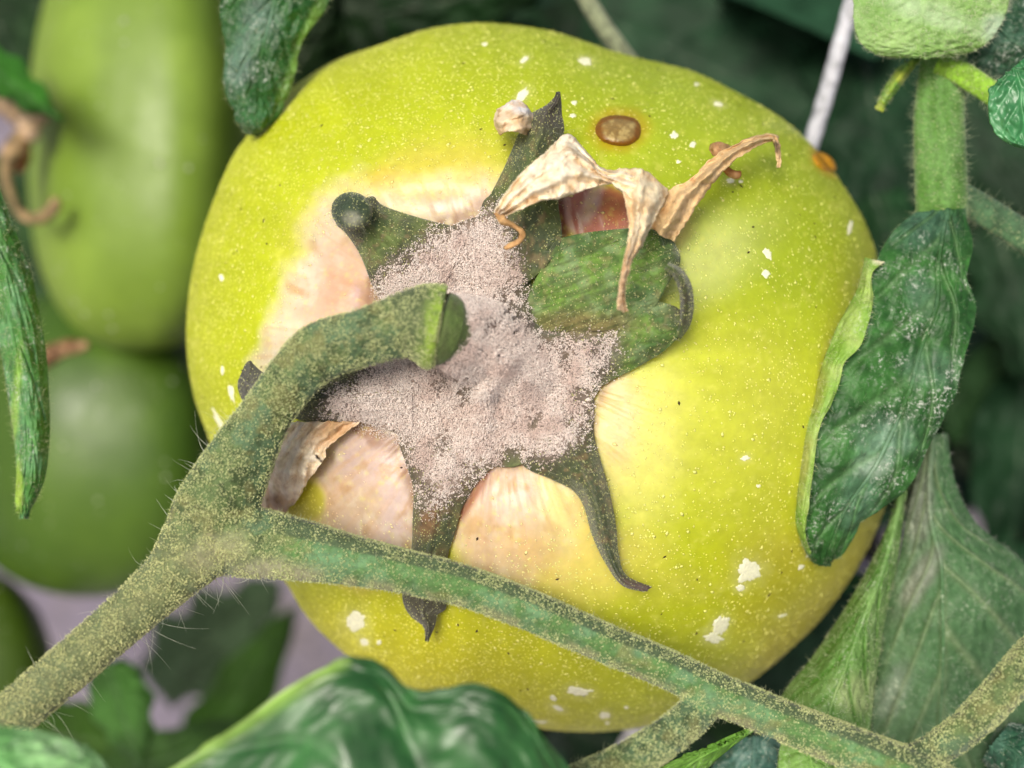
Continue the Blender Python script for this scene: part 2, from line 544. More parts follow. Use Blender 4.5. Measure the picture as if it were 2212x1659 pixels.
def skin_colour(x, y):
    wx = x + 60 * (fbm(x / 120, y / 120, 1.7) - 0.5)
    wy = y + 60 * (fbm(x / 120, y / 120, 8.2) - 0.5)
    c = np.broadcast_to(lin((184, 194, 26)), x.shape + (3,)).copy()
    c = mixc(c, lin((152, 174, 30)), 0.85 * sst(480, 100, wy) * sst(600, 1500, wx))
    c = mixc(c, lin((158, 178, 38)), 0.8 * blob(x, y, 1620, 430, 330, 260, 20, 0.6, 0.3))
    c = mixc(c, lin((208, 202, 22)), 0.8 * sst(1150, 1450, wy) * sst(1500, 900, wx))
    c = mixc(c, lin((186, 176, 50)), 0.75 * blob(x, y, 1800, 1290, 260, 200, -50, 0.6, 0.3))
    c = mixc(c, lin((206, 210, 76)), 0.7 * blob(x, y, 1540, 900, 250, 190, 10, 0.8, 0.35, 120))
    c = mixc(c, lin((206, 216, 124)), 0.8 * blob(x, y, 1520, 560, 130, 70, -30, 0.8, 0.35, 90))
    c = mixc(c, lin((226, 220, 130)), 0.6 * blob(x, y, 1390, 980, 80, 170, 10, 0.7, 0.5, 70))
    c = mixc(c, lin((224, 212, 100)), 0.6 * blob(x, y, 1220, 1190, 220, 90, 15, 0.6, 0.5, 70))
    # pale rotten ring round the calyx
    c = mixc(c, lin((208, 192, 80)), 0.7 * blob(x, y, 900, 425, 255, 98, -18, 0.5, 0.35, 90))
    c = mixc(c, lin((240, 224, 172)), 0.9 * blob(x, y, 900, 456, 185, 72, -12, 0.5, 0.45, 70))
    c = mixc(c, lin((238, 222, 200)), 0.85 * blob(x, y, 985, 450, 80, 48, -10, 0.6, 0.35, 50))
    c = mixc(c, lin((206, 176, 70)), 0.5 * blob(x, y, 850, 395, 60, 26, 10, 0.6, 0.8, 30))
    c = mixc(c, lin((206, 176, 70)), 0.5 * blob(x, y, 980, 405, 60, 20, -20, 0.6, 0.8, 30))
    c = mixc(c, lin((244, 226, 196)), 0.95 * blob(x, y, 704, 580, 66, 160, 14, 0.6, 0.5, 60))
    c = mixc(c, lin((246, 232, 200)), 0.9 * blob(x, y, 630, 740, 60, 110, 20, 0.5, 0.5, 60))
    c = mixc(c, lin((236, 200, 172)), 0.9 * blob(x, y, 730, 620, 70, 110, 25, 0.5, 0.4, 60))
    c = mixc(c, lin((216, 164, 130)), 0.75 * blob(x, y, 735, 615, 44, 36, -30, 0.7, 0.5, 40))
    c = mixc(c, lin((232, 170, 140)), 0.6 * blob(x, y, 690, 660, 40, 30, -30, 0.7, 0.5, 40))
    c = mixc(c, lin((228, 196, 196)), 0.8 * blob(x, y, 790, 640, 24, 60, 20, 0.7, 0.5, 40))
    # lower left lobe
    c = mixc(c, lin((230, 200, 110)), 0.9 * blob(x, y, 800, 1085, 140, 170, 0, 0.35, 0.3, 60))
    c = mixc(c, lin((236, 210, 180)), 0.95 * blob(x, y, 795, 1060, 115, 130, 0, 0.3, 0.25, 60))
    c = mixc(c, lin((214, 190, 186)), 0.8 * blob(x, y, 800, 985, 100, 70, 0, 0.6, 0.25, 60))
    c = mixc(c, lin((238, 216, 214)), 0.7 * blob(x, y, 860, 1120, 40, 100, 0, 0.6, 0.3, 30))
    # lower right lobe
    c = mixc(c, lin((236, 214, 120)), 0.9 * blob(x, y, 1140, 1140, 190, 140, 15, 0.4, 0.4, 70))
    c = mixc(c, lin((238, 210, 172)), 0.95 * blob(x, y, 1090, 1110, 125, 130, 20, 0.4, 0.3, 60))
    c = mixc(c, lin((232, 206, 190)), 0.7 * blob(x, y, 1080, 1060, 70, 60, 20, 0.6, 0.3, 60))
    c = mixc(c, lin((240, 226, 150)), 0.8 * blob(x, y, 1215, 1090, 45, 110, 0, 0.6, 0.6, 50))
    c = mixc(c, lin((222, 186, 96)), 0.5 * blob(x, y, 1150, 1190, 60, 40, 20, 0.7, 0.6, 50))
    c = mixc(c, lin((196, 190, 30)), 0.9 * blob(x, y, 662, 1085, 40, 46, 0, 0.3, 0.3, 40))
    c = mixc(c, lin((228, 196, 140)), 0.8 * blob(x, y, 1330, 900, 46, 110, 0, 0.6, 0.3, 60))
    # brown seam beside the lower sepal
    dd = np.abs((x - 1040) * 0.87 + (y - 1045) * 0.49 + 0.0012 * (y - 1045) ** 2)
    c = mixc(c, lin((150, 84, 50)), 0.9 * np.exp(-(dd / 13) ** 2) * sst(1000, 1030, y) * sst(1240, 1190, y) * (x < 1080))
    # red-brown scar under the dried petals
    m = blob(x, y, 1285, 460, 95, 62, 5, 0.25, 0.25, 40)
    st = fbm(x / 9 - y / 40, y / 60, 2.2, 3)
    sc_ = mixc(np.broadcast_to(lin((176, 112, 92)), x.shape + (3,)), lin((216, 176, 160)), sst(0.45, 0.7, st))
    sc_ = mixc(sc_, lin((176, 108, 58)), blob(x, y, 1330, 440, 30, 40, 0, 0.6, 0.4, 30))
    sc_ = mixc(sc_, lin((228, 206, 190)), 0.7 * blob(x, y, 1275, 440, 16, 46, 20, 0.6, 0.5, 20))
    c = mixc(c, sc_, m)
    c = mixc(c, lin((120, 60, 40)), 0.8 * blob(x, y, 1214, 470, 10, 60, -8, 0.6, 0.3, 20))
    c = mixc(c, lin((206, 170, 110)), 0.7 * blob(x, y, 1440, 500, 60, 40, -40, 0.6, 0.4, 40))
    c = mixc(c, lin((182, 150, 20)), 0.75 * blob(x, y, 1336, 281, 64, 46, 0, 0.35, 0.2, 30))
    c = mixc(c, lin((200, 150, 20)), 0.7 * blob(x, y, 1790, 350, 26, 44, -50, 0.4, 0.2, 30))
    pale = sst(0.10, 0.5, c[..., 2])
    av, dv = np.arctan2(y - KC[1], x - KC[0]), np.hypot(x - KC[0], y - KC[1])
    fib = fbm(np.cos(av) * 40, np.sin(av) * 40, dv / 130, 3)
    c = mixc(c, lin((226, 186, 140)), 0.45 * pale * sst(0.5, 0.72, fib))
    c = mixc(c, lin((250, 240, 214)), 0.4 * pale * sst(0.55, 0.75, fbm(x / 26, y / 26, 31.0, 4)))
    c = mixc(c, lin((204, 158, 92)), 0.5 * pale * sst(0.58, 0.74, fbm(x / 44, y / 44, 41.0, 4)))
    sdm = poly_sd(x, y, MOLD)
    c = mixc(c, lin((150, 104, 66)), 0.7 * np.exp(-(np.maximum(sdm - 4, 0) / 15) ** 2) * sst(0.3, 0.6, fbm(x / 30, y / 30, 51.0, 3)))
    c = c * 0.97
    c = c * (1 - 0.23 * pale[..., None]) * (1 - 0.04 * pale[..., None] * np.array([0, 0.25, 1.0]))
    for (cx, cy, rx, ry, rot) in RES:
        if rx > 9:
            m_ = (np.abs(x - cx) < 90) & (np.abs(y - cy) < 90)
            c[m_] = mixc(c[m_], lin((232, 230, 150)), 0.3 * blob(x[m_], y[m_], cx, cy, rx * 1.25 + 3, ry * 1.25 + 3, rot, 0.7, 0.6, 14))
    # streaky mottling that runs outwards from the calyx
    a = np.arctan2(y - KC[1], x - KC[0]); d = np.hypot(x - KC[0], y - KC[1])
    s = fbm(np.cos(a) * 14, np.sin(a) * 14, d / 160, 4)
    c = c * (1 + 0.28 * (s - 0.5))[..., None]
    c = mixc(c, lin((226, 224, 110)), 0.3 * sst(0.55, 0.75, fbm(x / 11, y / 11, 4.4, 3)))
    return c

TOM = empty('tomato', W((TC[0], 1581, ZS)), label='big yellow-green tomato filling the middle with grey mold around its calyx', cat='tomato')
SKIN = mesh_obj('skin', V_tom, F_tom, M_skin, col=skin_colour(PX, PY).reshape(-1, 3), parent=TOM)

# pale dots on the skin
def dens_skin(x, y, z, p):
    k = (0.6 + 0.4 * sst(0.35, 0.6, fbm(x / 60, y / 60, 6.1, 3))) * (0.45 + 0.55 * sst(1500, 900, x))
    k = k * (1 - 0.97 * blob(x, y, 990, 790, 410, 430, 0, 0.25, 0.3))
    return k
p, nrm, q = sample([(V_tom, F_tom[:nf])], 52000, dens_skin, seed=3, front=0.02)
kk = rng.random(len(p))
V, F, C = grains(p, nrm, 0.007 + 0.008 * kk ** 1.5 + 0.008 * (kk > 0.985), 0.45, 0.0, np.clip(mixc(skin_colour(q[:, 0], q[:, 1]) * 1.45 + 0.04, lin((240, 236, 150)), 0.15 + 0.5 * kk ** 3), 0, 0.9), seed=4, stretch=1.5)
mesh_obj('skin_speckle', V, F, M_grain, col=C, parent=SKIN, kind='stuff')
# fuzz that shows along the rim
p, nrm, q = sample([(V_tom, F_tom[:nf])], 30000, lambda x, y, z, p: 0.5 * (z < -1.9), seed=14, front=-0.05)
d = nrm + 0.5 * rng.normal(size=p.shape); d /= np.linalg.norm(d, axis=1, keepdims=True)
V, F, C = hairs(p, d, 0.018 + 0.02 * rng.random(len(p)), 0.0018, 0.3, lin((214, 212, 110)), nr=3, seed=15)
mesh_obj('skin_fuzz', V, F, M_hair, col=C, parent=SKIN, kind='stuff')
# tiny dark specks
p, nrm, q = sample([(V_tom, F_tom[:nf])], 130, lambda x, y, z, p: np.ones(len(x)), seed=13, front=0.2)
V, F, C = grains(p, nrm, 0.010 + 0.008 * rng.random(len(p)), 0.4, 0.002, lin((60, 44, 22)), seed=5, stretch=2.0)
mesh_obj('dark_speck', V, F, M_grain, col=C, parent=SKIN, kind='stuff')

def on_skin_patch(name, cx, cy, rx, ry, rot, lift, m, colf, wob=0.35, dome=0.0, parent=None, seed=0, nr=10, ns=40, zf=None, **k):
    """thin crust that follows the skin"""
    a = np.linspace(0, 2 * math.pi, ns, endpoint=False)
    s = np.linspace(0, 1, nr); s[0] = 0.02
    w = 1 + wob * (fbm(np.cos(a) * (1.6 + 0.9 * (wob > 0.5)) + seed * 3.1, np.sin(a) * (1.6 + 0.9 * (wob > 0.5)) + seed, seed * 0.7, 4) - 0.5) * 2.4
    ca, sa = math.cos(math.radians(rot)), math.sin(math.radians(rot))
    u = s[:, None] * (w * np.cos(a) * rx)[None]
    v = s[:, None] * (w * np.sin(a) * ry)[None]
    x = cx + u * ca - v * sa
    y = cy + u * sa + v * ca
    z = tom_z(x, y) + lift * (1 - s[:, None] ** 6) + dome * (1 - s[:, None] ** 2) - 0.006 * (s[:, None] == 1)
    V = W(np.stack([x, y, z], -1)).reshape(-1, 3)
    F = to_cam(V, grid_faces(nr, ns, closed=True))
    return mesh_obj(name, V, F, m, col=colf(s[:, None] + 0 * x, x, y).reshape(-1, 3), parent=parent, **k)

wcol = lambda s, x, y: np.broadcast_to(lin((242, 242, 206)), x.shape + (3,))
for i, (cx, cy, rx, ry, rot) in enumerate(RES):
    on_skin_patch('residue_spot', cx, cy, rx, ry, rot, 0.012, M_white, wcol, wob=0.6, parent=SKIN, seed=i + 1, nr=6, ns=56 if rx > 12 else 28)
def scab_col(s, x, y):
    c = mixc(np.broadcast_to(lin((140, 114, 62)), x.shape + (3,)), lin((172, 150, 92)), sst(0.4, 0.65, fbm(x / 9, y / 9, 1, 3)))
    return mixc(c, lin((120, 76, 12)), sst(0.62, 0.82, s + 0.25 * (fbm(x / 14, y / 14, 7, 3) - 0.5)))
on_skin_patch('scab', 1336, 281, 50, 34, 3, 0.05, M_scab, scab_col, wob=0.1, dome=0.10, parent=SKIN, seed=31, nr=26, ns=60)
on_skin_patch('scab', 1781, 350, 16, 30, -52, 0.06, M_sap, lambda s, x, y: np.broadcast_to(lin((190, 136, 8)), x.shape + (3,)), wob=0.08, dome=0.13, parent=SKIN, seed=33, nr=16, ns=40)

# ------------------------------------------------------------------ calyx
def mold_mask(x, y):
    sd = poly_sd(x, y, MOLD) + 46 * (fbm(x / 45, y / 45, 2.5, 3) - 0.5)
    m = sst(26, -62, sd) ** 1.3
    for cx, cy, r in ((1222, 778, 26), (1155, 912, 18), (960, 822, 28), (955, 960, 26), (1248, 850, 20), (1100, 990, 22), (930, 1060, 18), (1010, 850, 24), (1100, 680, 26), (1085, 640, 20), (1230, 900, 16), (880, 560, 22), (1290, 760, 14), (1060, 700, 18), (1000, 1000, 16)):
        m = m * (1 - 0.7 * blob(x, y, cx, cy, r * 0.85, r * 1.1, 20, 0.7, 0.9, 16))
    return m

def sepal_col(x, y, z=0, green=(102, 120, 64), dark=(70, 82, 54), brown=(128, 112, 78)):
    n1 = fbm(x / 40, y / 40, 1.1, 4); n2 = fbm(x / 18, y / 18, 5.5, 4)
    c = mixc(np.broadcast_to(lin(green), x.shape + (3,)), lin(dark), sst(0.35, 0.65, n1))
    c = mixc(c, lin(brown), 0.7 * sst(0.5, 0.72, n2))
    return mixc(c, mixc(np.broadcast_to(lin((76, 64, 54)), x.shape + (3,)), lin((168, 148, 138)), mold_mask(x, y)), 0.85 * sst(40, -30, poly_sd(x, y, MOLD)))

SHEETS = []                       # surfaces that carry mold
CAL = None
def sheet(rows, nu, nv, rel=True, relief=0.03, rf=16.0, ridge=0.0):
    g_ = loft(rows, nu, nv)
    if rel:
        g_[..., 2] += tom_z(g_[..., 0], g_[..., 1])
    g_[..., 2] += relief * (fbm(g_[..., 0] / rf, g_[..., 1] / rf, 3.1, 3) - 0.5)
    u = np.linspace(-1, 1, nv)[None]
    if ridge:
        g_[..., 2] += ridge * np.exp(-(u / 0.12) ** 2)
    V = W(g_).reshape(-1, 3)
    return V, to_cam(V, grid_faces(nu, nv)), g_

def merge(parts):
    Vs, Fs, gs, b = [], [], [], 0
    for V, F, g_ in parts:
        Vs.append(V); Fs.append(F + b); gs.append(g_.reshape(-1, 3)); b += len(V)
    return np.concatenate(Vs), np.concatenate(Fs), np.concatenate(gs)

def arch(a, b, za, zm, zb, k=0.0):
    """cross row from edge a to edge b, arched in z"""
    a, b = np.array(a, float), np.array(b, float)
    out = []
    for t in np.linspace(0, 1, 5):
        p = a * (1 - t) + b * t
        z = za * (1 - t) + zb * t + (zm - (za + zb) / 2) * (1 - (2 * t - 1) ** 2)
        out.append((p[0], p[1], z))
    return out

# hub of the calyx
HUB = [(860,620),(930,520),(1000,478),(1060,470),(1120,520),(1150,620),(1165,705),(1260,715),(1335,750),(1290,850),(1215,960),(1120,1005),(1050,1010),(970,1030),
       (900,1020),(858,940),(800,915),(740,870),(790,760),(820,680)]
_h = crv(np.array(HUB, float), 300, closed=True) - np.array([1060.0, 770.0])
ha = np.arctan2(_h[:, 1], _h[:, 0]); hr = np.hypot(_h[:, 0], _h[:, 1]); ii = np.argsort(ha); ha, hr = ha[ii], hr[ii]
a = np.linspace(-math.pi, math.pi, 220, endpoint=False)
Rh = np.interp(a, np.concatenate([ha - 2 * math.pi, ha, ha + 2 * math.pi]), np.tile(hr, 3))
s = np.linspace(0, 1, 80); s[0] = 0.004
x = 1060 + s[:, None] * Rh * np.cos(a); y = 770 + s[:, None] * Rh * np.sin(a)
dd = np.hypot(x - 1080, y - 775)
z = tom_z(x, y) + 0.06 + 0.16 * (1 - s[:, None] ** 3) + 0.5 * np.exp(-(dd / 105) ** 2) + 0.09 * (fbm(x / 55, y / 55, 4.2, 4) - 0.5)
for (sx, sy) in ((765, 470), (1165, 300), (1440, 640), (1310, 1100), (930, 1250), (640, 870)):   # raised veins run into the sepals
    ex, ey = sx - 1075, sy - 770
    t = ((x - 1075) * ex + (y - 770) * ey) / (ex * ex + ey * ey)
    z += 0.10 * np.exp(-(np.hypot(x - 1075 - t * ex, y - 770 - t * ey) / 26) ** 2) * (t > 0) * sst(1, 0.8, s[:, None])
for ang in (-0.55, 0.62, 2.2, 3.6):     # hollows between them
    cx, cy = 1075 + 150 * math.cos(ang), 770 + 150 * math.sin(ang)
    z -= 0.14 * np.exp(-((x - cx) / 50) ** 2 - ((y - cy) / 40) ** 2)
def seg(ax, ay, bx, by):
    ex, ey = bx - ax, by - ay
    t = np.clip(((x - ax) * ex + (y - ay) * ey) / (ex * ex + ey * ey), 0, 1)
    sgn = np.sign((x - ax) * ey - (y - ay) * ex)
    return np.hypot(x - ax - t * ex, y - ay - t * ey), sgn
for (ax, ay, bx, by, up, dn) in ((1000,632,1135,662,.06,-.12), (1160,720,1062,850,.06,-.06), (1062,850,1058,1000,.05,-.05), (985,800,1062,832,.06,-.10), (1130,700,1180,800,.05,-.03)):
    q_, sg = seg(ax, ay, bx, by)
    z += up * np.exp(-((q_ * sg + 12) / 15) ** 2) + 0.55 * dn * np.exp(-((q_ * sg - 12) / 14) ** 2)
z += 0.03 * (fbm(x / 14, y / 14, 8.2, 3) - 0.5)
V_hub = W(np.stack([x, y, z], -1)).reshape(-1, 3)
F_hub = to_cam(V_hub, grid_faces(80, 220, closed=True))
CAL = mesh_obj('calyx', V_hub, F_hub, M_sepal, col=sepal_col(x, y).reshape(-1, 3), parent=TOM, solid=0.05)
SHEETS.append((V_hub, F_hub))

# upper left sepal, its tip rolled up
S1 = [arch((900,720),(1010,520),.10,.22,.10), arch((840,665),(985,492),.06,.22,.06), arch((807,622),(942,480),.02,.26,.05), arch((785,567),(906,470),.05,.36,.08), arch((769,535),(857,455),.08,.48,.14),
      arch((746,503),(823,441),.12,.62,.22), arch((726,484),(806,424),.22,.80,.34), arch((718,456),(786,412),.50,.96,.55), arch((736,436),(780,422),1.0,1.12,.98),
      arch((742,462),(790,452),1.12,1.16,1.08), arch((752,486),(780,482),1.0,1.04,.98)]
parts = {}
S1 = S1[:7] + [arch((730,462),(782,430),.45,.7,.5)]
V1 = sheet(S1, 150, 70, ridge=0.04)
_a = np.linspace(0, 2 * math.pi, 40, endpoint=False)[None]; _b = np.linspace(-1.565, 1.565, 30)[:, None]
_g = np.stack([760 + 44 * np.cos(_b) * np.cos(_a) + 7 * np.sin(_b), 456 + 40 * np.cos(_b) * np.sin(_a) + 10 * np.sin(_b), 0 * _a + 0.72 + 0.26 * np.sin(_b)], -1)
_g[..., 2] += tom_z(_g[..., 0], _g[..., 1]) + 0.05 * (fbm(_g[..., 0] / 14, _g[..., 1] / 14, 3.1, 3) - 0.5)
_V = W(_g).reshape(-1, 3); _F = grid_faces(30, 40, closed=True)
if ((face_normals(_V, _F) * (_V[_F].mean(1) - _V.mean(0))).sum(1)).mean() < 0: _F = _F[:, ::-1]
V1 = merge([V1, (_V, _F, _g)])
# top sepal
S2 = [arch((1010,610),(1135,615),.15,.25,.2), arch((1026,505),(1182,572),.10,.25,.26), arch((1042,440),(1213,516),.12,.34,.30), arch((1060,418),(1206,440),.14,.5,.34),
      arch((1085,370),(1206,372),.2,.66,.4), arch((1105,325),(1212,322),.3,.8,.5), arch((1122,285),(1219,280),.42,.92,.6), arch((1145,248),(1214,246),.62,1.02,.8),
      arch((1182,225),(1213,222),.95,1.12,1.0), arch((1203,203),(1210,198),1.25,1.26,1.25)]
V2 = sheet(S2, 150, 80, ridge=0.05)
# right sepal: upper flap, lower half and the curled dark tip
S3a = [[(1213,514,.30),(1170,580,.24),(1141,640,.20),(1144,690,.20),(1164,716,.16)], [(1256,504,.30),(1236,560,.30),(1222,620,.32),(1226,678,.32),(1236,716,.22)],
       [(1310,497,.28),(1306,560,.34),(1302,620,.40),(1308,678,.42),(1322,712,.30)], [(1375,493,.26),(1385,550,.36),(1390,605,.44),(1390,645,.46),(1384,678,.38)],
       [(1440,503,.2),(1448,545,.38),(1446,588,.46),(1432,622,.5),(1420,655,.46)], [(1464,536,.16),(1470,556,.32),(1466,578,.42),(1456,594,.46),(1444,608,.46)]]
S3b = [[(1180,690,.14),(1190,760,.16),(1200,810,.16),(1230,860,.10)], [(1240,690,.2),(1250,760,.22),(1255,810,.2),(1268,850,.1)], [(1320,678,.30),(1330,740,.26),(1332,785,.22),(1325,820,.08)],
       [(1390,652,.40),(1398,710,.36),(1394,756,.28),(1370,797,.10)], [(1426,652,.44),(1450,692,.48),(1446,730,.38),(1429,762,.2)], [(1460,662,.5),(1482,684,.58),(1478,706,.5),(1464,730,.38)]]
A = sheet(S3a, 110, 110, relief=0.09, rf=34)
B = sheet(S3b, 110, 70)
cz = [(1462,728,.42),(1478,694,.62),(1484,656,.8),(1478,616,.92),(1462,588,.9),(1440,574,.8)]
cw = [10, 15, 15, 15, 13, 8]
rows = []
for i, (cx, cy, dz) in enumerate(cz):
    p0 = np.array(cz[max(0, i - 1)][:2], float); p1 = np.array(cz[min(len(cz) - 1, i + 1)][:2], float)
    t = (p1 - p0) / np.linalg.norm(p1 - p0); nrm2 = np.array([-t[1], t[0]])
    rows.append([(cx + nrm2[0] * cw[i] * k, cy + nrm2[1] * cw[i] * k, dz - 0.22 * k * k) for k in (-1, -.5, 0, .5, 1)])
Cc = sheet(rows, 60, 20)
V3 = merge([A, B, Cc])
# lower right sepal
S4 = [arch((1085,930),(1262,800),.12,.2,.12), arch((1128,1004),(1283,860),.06,.26,.06), arch((1190,1035),(1283,935),.05,.38,.06), arch((1238,1060),(1298,995),.06,.48,.1),
      arch((1262,1097),(1315,1055),.1,.54,.14), arch((1278,1154),(1330,1130),.14,.5,.16), arch((1306,1214),(1337,1200),.18,.44,.2), arch((1343,1264),(1354,1243),.24,.38,.26), arch((1390,1279),(1409,1268),.34,.4,.36)]
V4 = sheet(S4, 150, 60, ridge=0.06)
S5 = [arch((860,955),(1100,985),.1,.2,.1), arch((881,1015),(1040,1032),.05,.24,.05), arch((893,1060),(1001,1092),.05,.3,.05), arch((891,1120),(984,1150),.06,.32,.06),
      arch((889,1180),(968,1200),.08,.34,.08), arch((880,1240),(964,1260),.1,.36,.1), arch((869,1290),(964,1312),.12,.36,.12), arch((884,1328),(946,1328),.2,.36,.2),
      arch((914,1354),(939,1354),.28,.36,.28), arch((919,1385),(925,1386),.36,.36,.36)]
V5 = sheet(S5, 140, 60, ridge=0.05)
S6 = [arch((890,750),(890,935),.15,.25,.08), arch((800,785),(830,914),.15,.36,.06), arch((730,805),(742,909),.2,.5,.1), arch((660,815),(660,911),.3,.7,.2),
      arch((612,812),(614,890),.5,.8,.4), arch((572,806),(574,878),.6,.8,.55), arch((549,788),(538,872),.6,.78,.55), arch((541,779),(524,866),.66,.82,.62), arch((530,786),(514,840),.75,.82,.75), arch((524,800),(514,822),.8,.82,.8)]
V6 = sheet(S6, 130, 60, ridge=0.05)
def col_s3(x, y):
    c = sepal_col(x, y, green=(98, 132, 52), dark=(70, 100, 48), brown=(124, 122, 78))
    c = mixc(c, lin((128, 150, 108)), 0.5 * sst(0.5, 0.75, fbm(x / 30, y / 30, 9.1)))
    c = mixc(c, lin((132, 120, 76)), 0.8 * blob(x, y, 1250, 700, 110, 30, 0, 0.5, 0.5, 40))
    c = mixc(c, lin((62, 56, 44)), 0.9 * blob(x, y, 1474, 640, 34, 80, -10, 0.5, 0.3, 30))
    c = mixc(c, lin((70, 84, 40)), 0.6 * sst(0.5, 0.68, fbm((x * 0.35 + y) / 7, (x - 0.35 * y) / 60, 3.0, 3)))
    return mixc(c, lin((96, 84, 78)), 0.8 * blob(x, y, 1250, 780, 90, 60, 0, 0.4, 0.2, 40) * (y > 712))
cf = {1: lambda x, y: mixc(sepal_col(x, y), mixc(np.broadcast_to(lin((44, 60, 42)), x.shape + (3,)), lin((150, 150, 130)), 0.8 * blob(x, y, 764, 476, 20, 14, 30, 0.8, 0.6, 14)), 0.9 * blob(x, y, 758, 454, 66, 58, 0, 0.5, 0.2)),  # small pale spot on the knob is a highlight painted into its colour
      2: lambda x, y: mixc(sepal_col(x, y, green=(86, 100, 52)), lin((72, 66, 58)), 0.9 * blob(x, y, 1195, 240, 50, 60, 30, 0.6, 0.3)),
      3: col_s3,
      4: lambda x, y: mixc(sepal_col(x, y, green=(72, 84, 52), brown=(130, 108, 74)), lin((92, 78, 70)), sst(1225, 1270, y)),
      5: lambda x, y: mixc(mixc(sepal_col(x, y, green=(98, 100, 62), brown=(136, 116, 78)), lin((126, 92, 62)), 0.7 * blob(x, y, 925, 1130, 22, 40, 20, 0.6, 0.6, 20)), lin((80, 78, 60)), sst(1270, 1300, y)),
      6: lambda x, y: mixc(sepal_col(x, y, green=(66, 84, 50)), lin((84, 84, 74)), sst(600, 560, x))}
SEP = []
for i, S in enumerate((V1, V2, V3, V4, V5, V6), 1):
    V, F, gq = S
    gq = gq.reshape(-1, 3)
    SEP.append(mesh_obj('sepal', V, F, M_sepal, col=cf[i](gq[:, 0], gq[:, 1]), parent=CAL, solid=0.03))
    SHEETS.append((V, F))
SEP[0]['label'] = 'upper left sepal with its tip rolled into a dark knob'
SEP[1]['label'] = 'top sepal rising to a dark pointed tip'
SEP[2]['label'] = 'broad green right sepal with a curled dark tip'
SEP[3]['label'] = 'lower right sepal hanging with a hooked tip'
SEP[4]['label'] = 'bottom sepal passing under the green stalk'
SEP[5]['label'] = 'left sepal hidden under the stalk, tip showing'

# short moldy stalk between calyx and knuckle
STK = [(957,711,1.22,68),(975,716,1.15,75),(1000,723,1.0,80),(1030,733,.82,86),(1055,746,.6,92),(1078,764,.36,104),(1094,780,.05,128)]
V_stk, T_stk = tube_tri(STK, 56, 60, prof=lambda t, ph: 1 + 0.05 * np.sin(3 * ph + 4 * t) + 0.03 * np.sin(7 * ph))
gq = proj(V_stk)
mesh_obj('fruit_stalk', V_stk, T_stk, M_sepal, col=mixc(np.broadcast_to(lin((98, 84, 76)), (len(gq), 3)), lin((58, 44, 36)), sst(1000, 965, gq[:, 0]) * 0.8), parent=CAL)
SHEETS.append((V_stk, T_stk))

# mold grains over calyx, sepals and stalk, and a little on the skin
def dens_mold(x, y, z, p):
    m = mold_mask(x, y)
    return m * sst(0.12 + 0.34 * (1 - m), 0.34 + 0.36 * (1 - m), fbm(x / 6, y / 6, 2.0, 2))
p1, n1, q1 = sample(SHEETS, 640000, dens_mold, seed=21, front=-0.1)
p2, n2, q2 = sample([(V_tom, F_tom[:nf])], 700000, lambda x, y, z, p: 0.8 * sst(2, -26, poly_sd(x, y, MOLD) + 16 * (fbm(x / 20, y / 20, 1, 3) - .5)) * (((y > 900) & (x < 900)) | ((y > 560) & (x < 830))), seed=22)
P_, N_ = np.concatenate([p1, p2]), np.concatenate([n1, n2])
k = len(P_)
print('mold grains', k)
tone = rng.random(k)
gcol = mixc(np.broadcast_to(lin((240, 224, 214)), (k, 3)), lin((255, 248, 240)), tone)
qq_ = proj(P_)
gcol = mixc(gcol, lin((220, 196, 184)), 0.6 * sst(0.42, 0.7, fbm(qq_[:, 0] / 40, qq_[:, 1] / 40, 7.7, 4)))
gcol = mixc(gcol, lin((110, 92, 84)), (rng.random(k) < 0.07) * 0.8)
V, F, C = grains(P_, N_ , 0.0054 + 0.0040 * rng.random(k), 0.9, 0.003 + 0.05 * rng.random(k) ** 2.2, gcol, seed=23)
mesh_obj('grey_mold', V, F, M_mold, col=C, parent=CAL, kind='stuff')

sel = rng.random(k) < 0.06
d = N_[sel] + 0.7 * rng.normal(size=(sel.sum(), 3)); d /= np.linalg.norm(d, axis=1, keepdims=True)
V, F, C = hairs(P_[sel], d, 0.03 + 0.06 * rng.random(sel.sum()), 0.0022, 0.6, lin((222, 204, 196)), nr=4, seed=29)
mesh_obj('mold_filaments', V, F, M_mold, col=C, parent=CAL, kind='stuff')
# pale hairs and dots on the sepals
ph_, nh_, qh_ = sample(SHEETS[1:-1], 16000, lambda x, y, z, p: 0.35 + 0 * x, seed=27, front=0.0)
kk = rng.random(len(ph_))
V, F, C = grains(ph_, nh_, 0.006 + 0.004 * kk, 0.7, 0.003, mixc(np.broadcast_to(lin((150, 160, 90)), (len(ph_), 3)), lin((214, 214, 150)), kk), seed=24)
m1 = (V, np.concatenate([F, F[:, :1]], 1), C)
mesh_obj('sepal_dots', V, F, M_grain, col=C, parent=CAL, kind='stuff')
sel = rng.random(len(ph_)) < 0.45
d = nh_[sel] + 0.9 * rng.normal(size=(sel.sum(), 3)); d /= np.linalg.norm(d, axis=1, keepdims=True)
V, F, C = hairs(ph_[sel], d, 0.05 + 0.07 * rng.random(sel.sum()), 0.0016, 0.5, lin((168, 172, 150)), seed=28)
mesh_obj('sepal_hairs', V, F, M_hair, col=C, parent=CAL, kind='stuff')

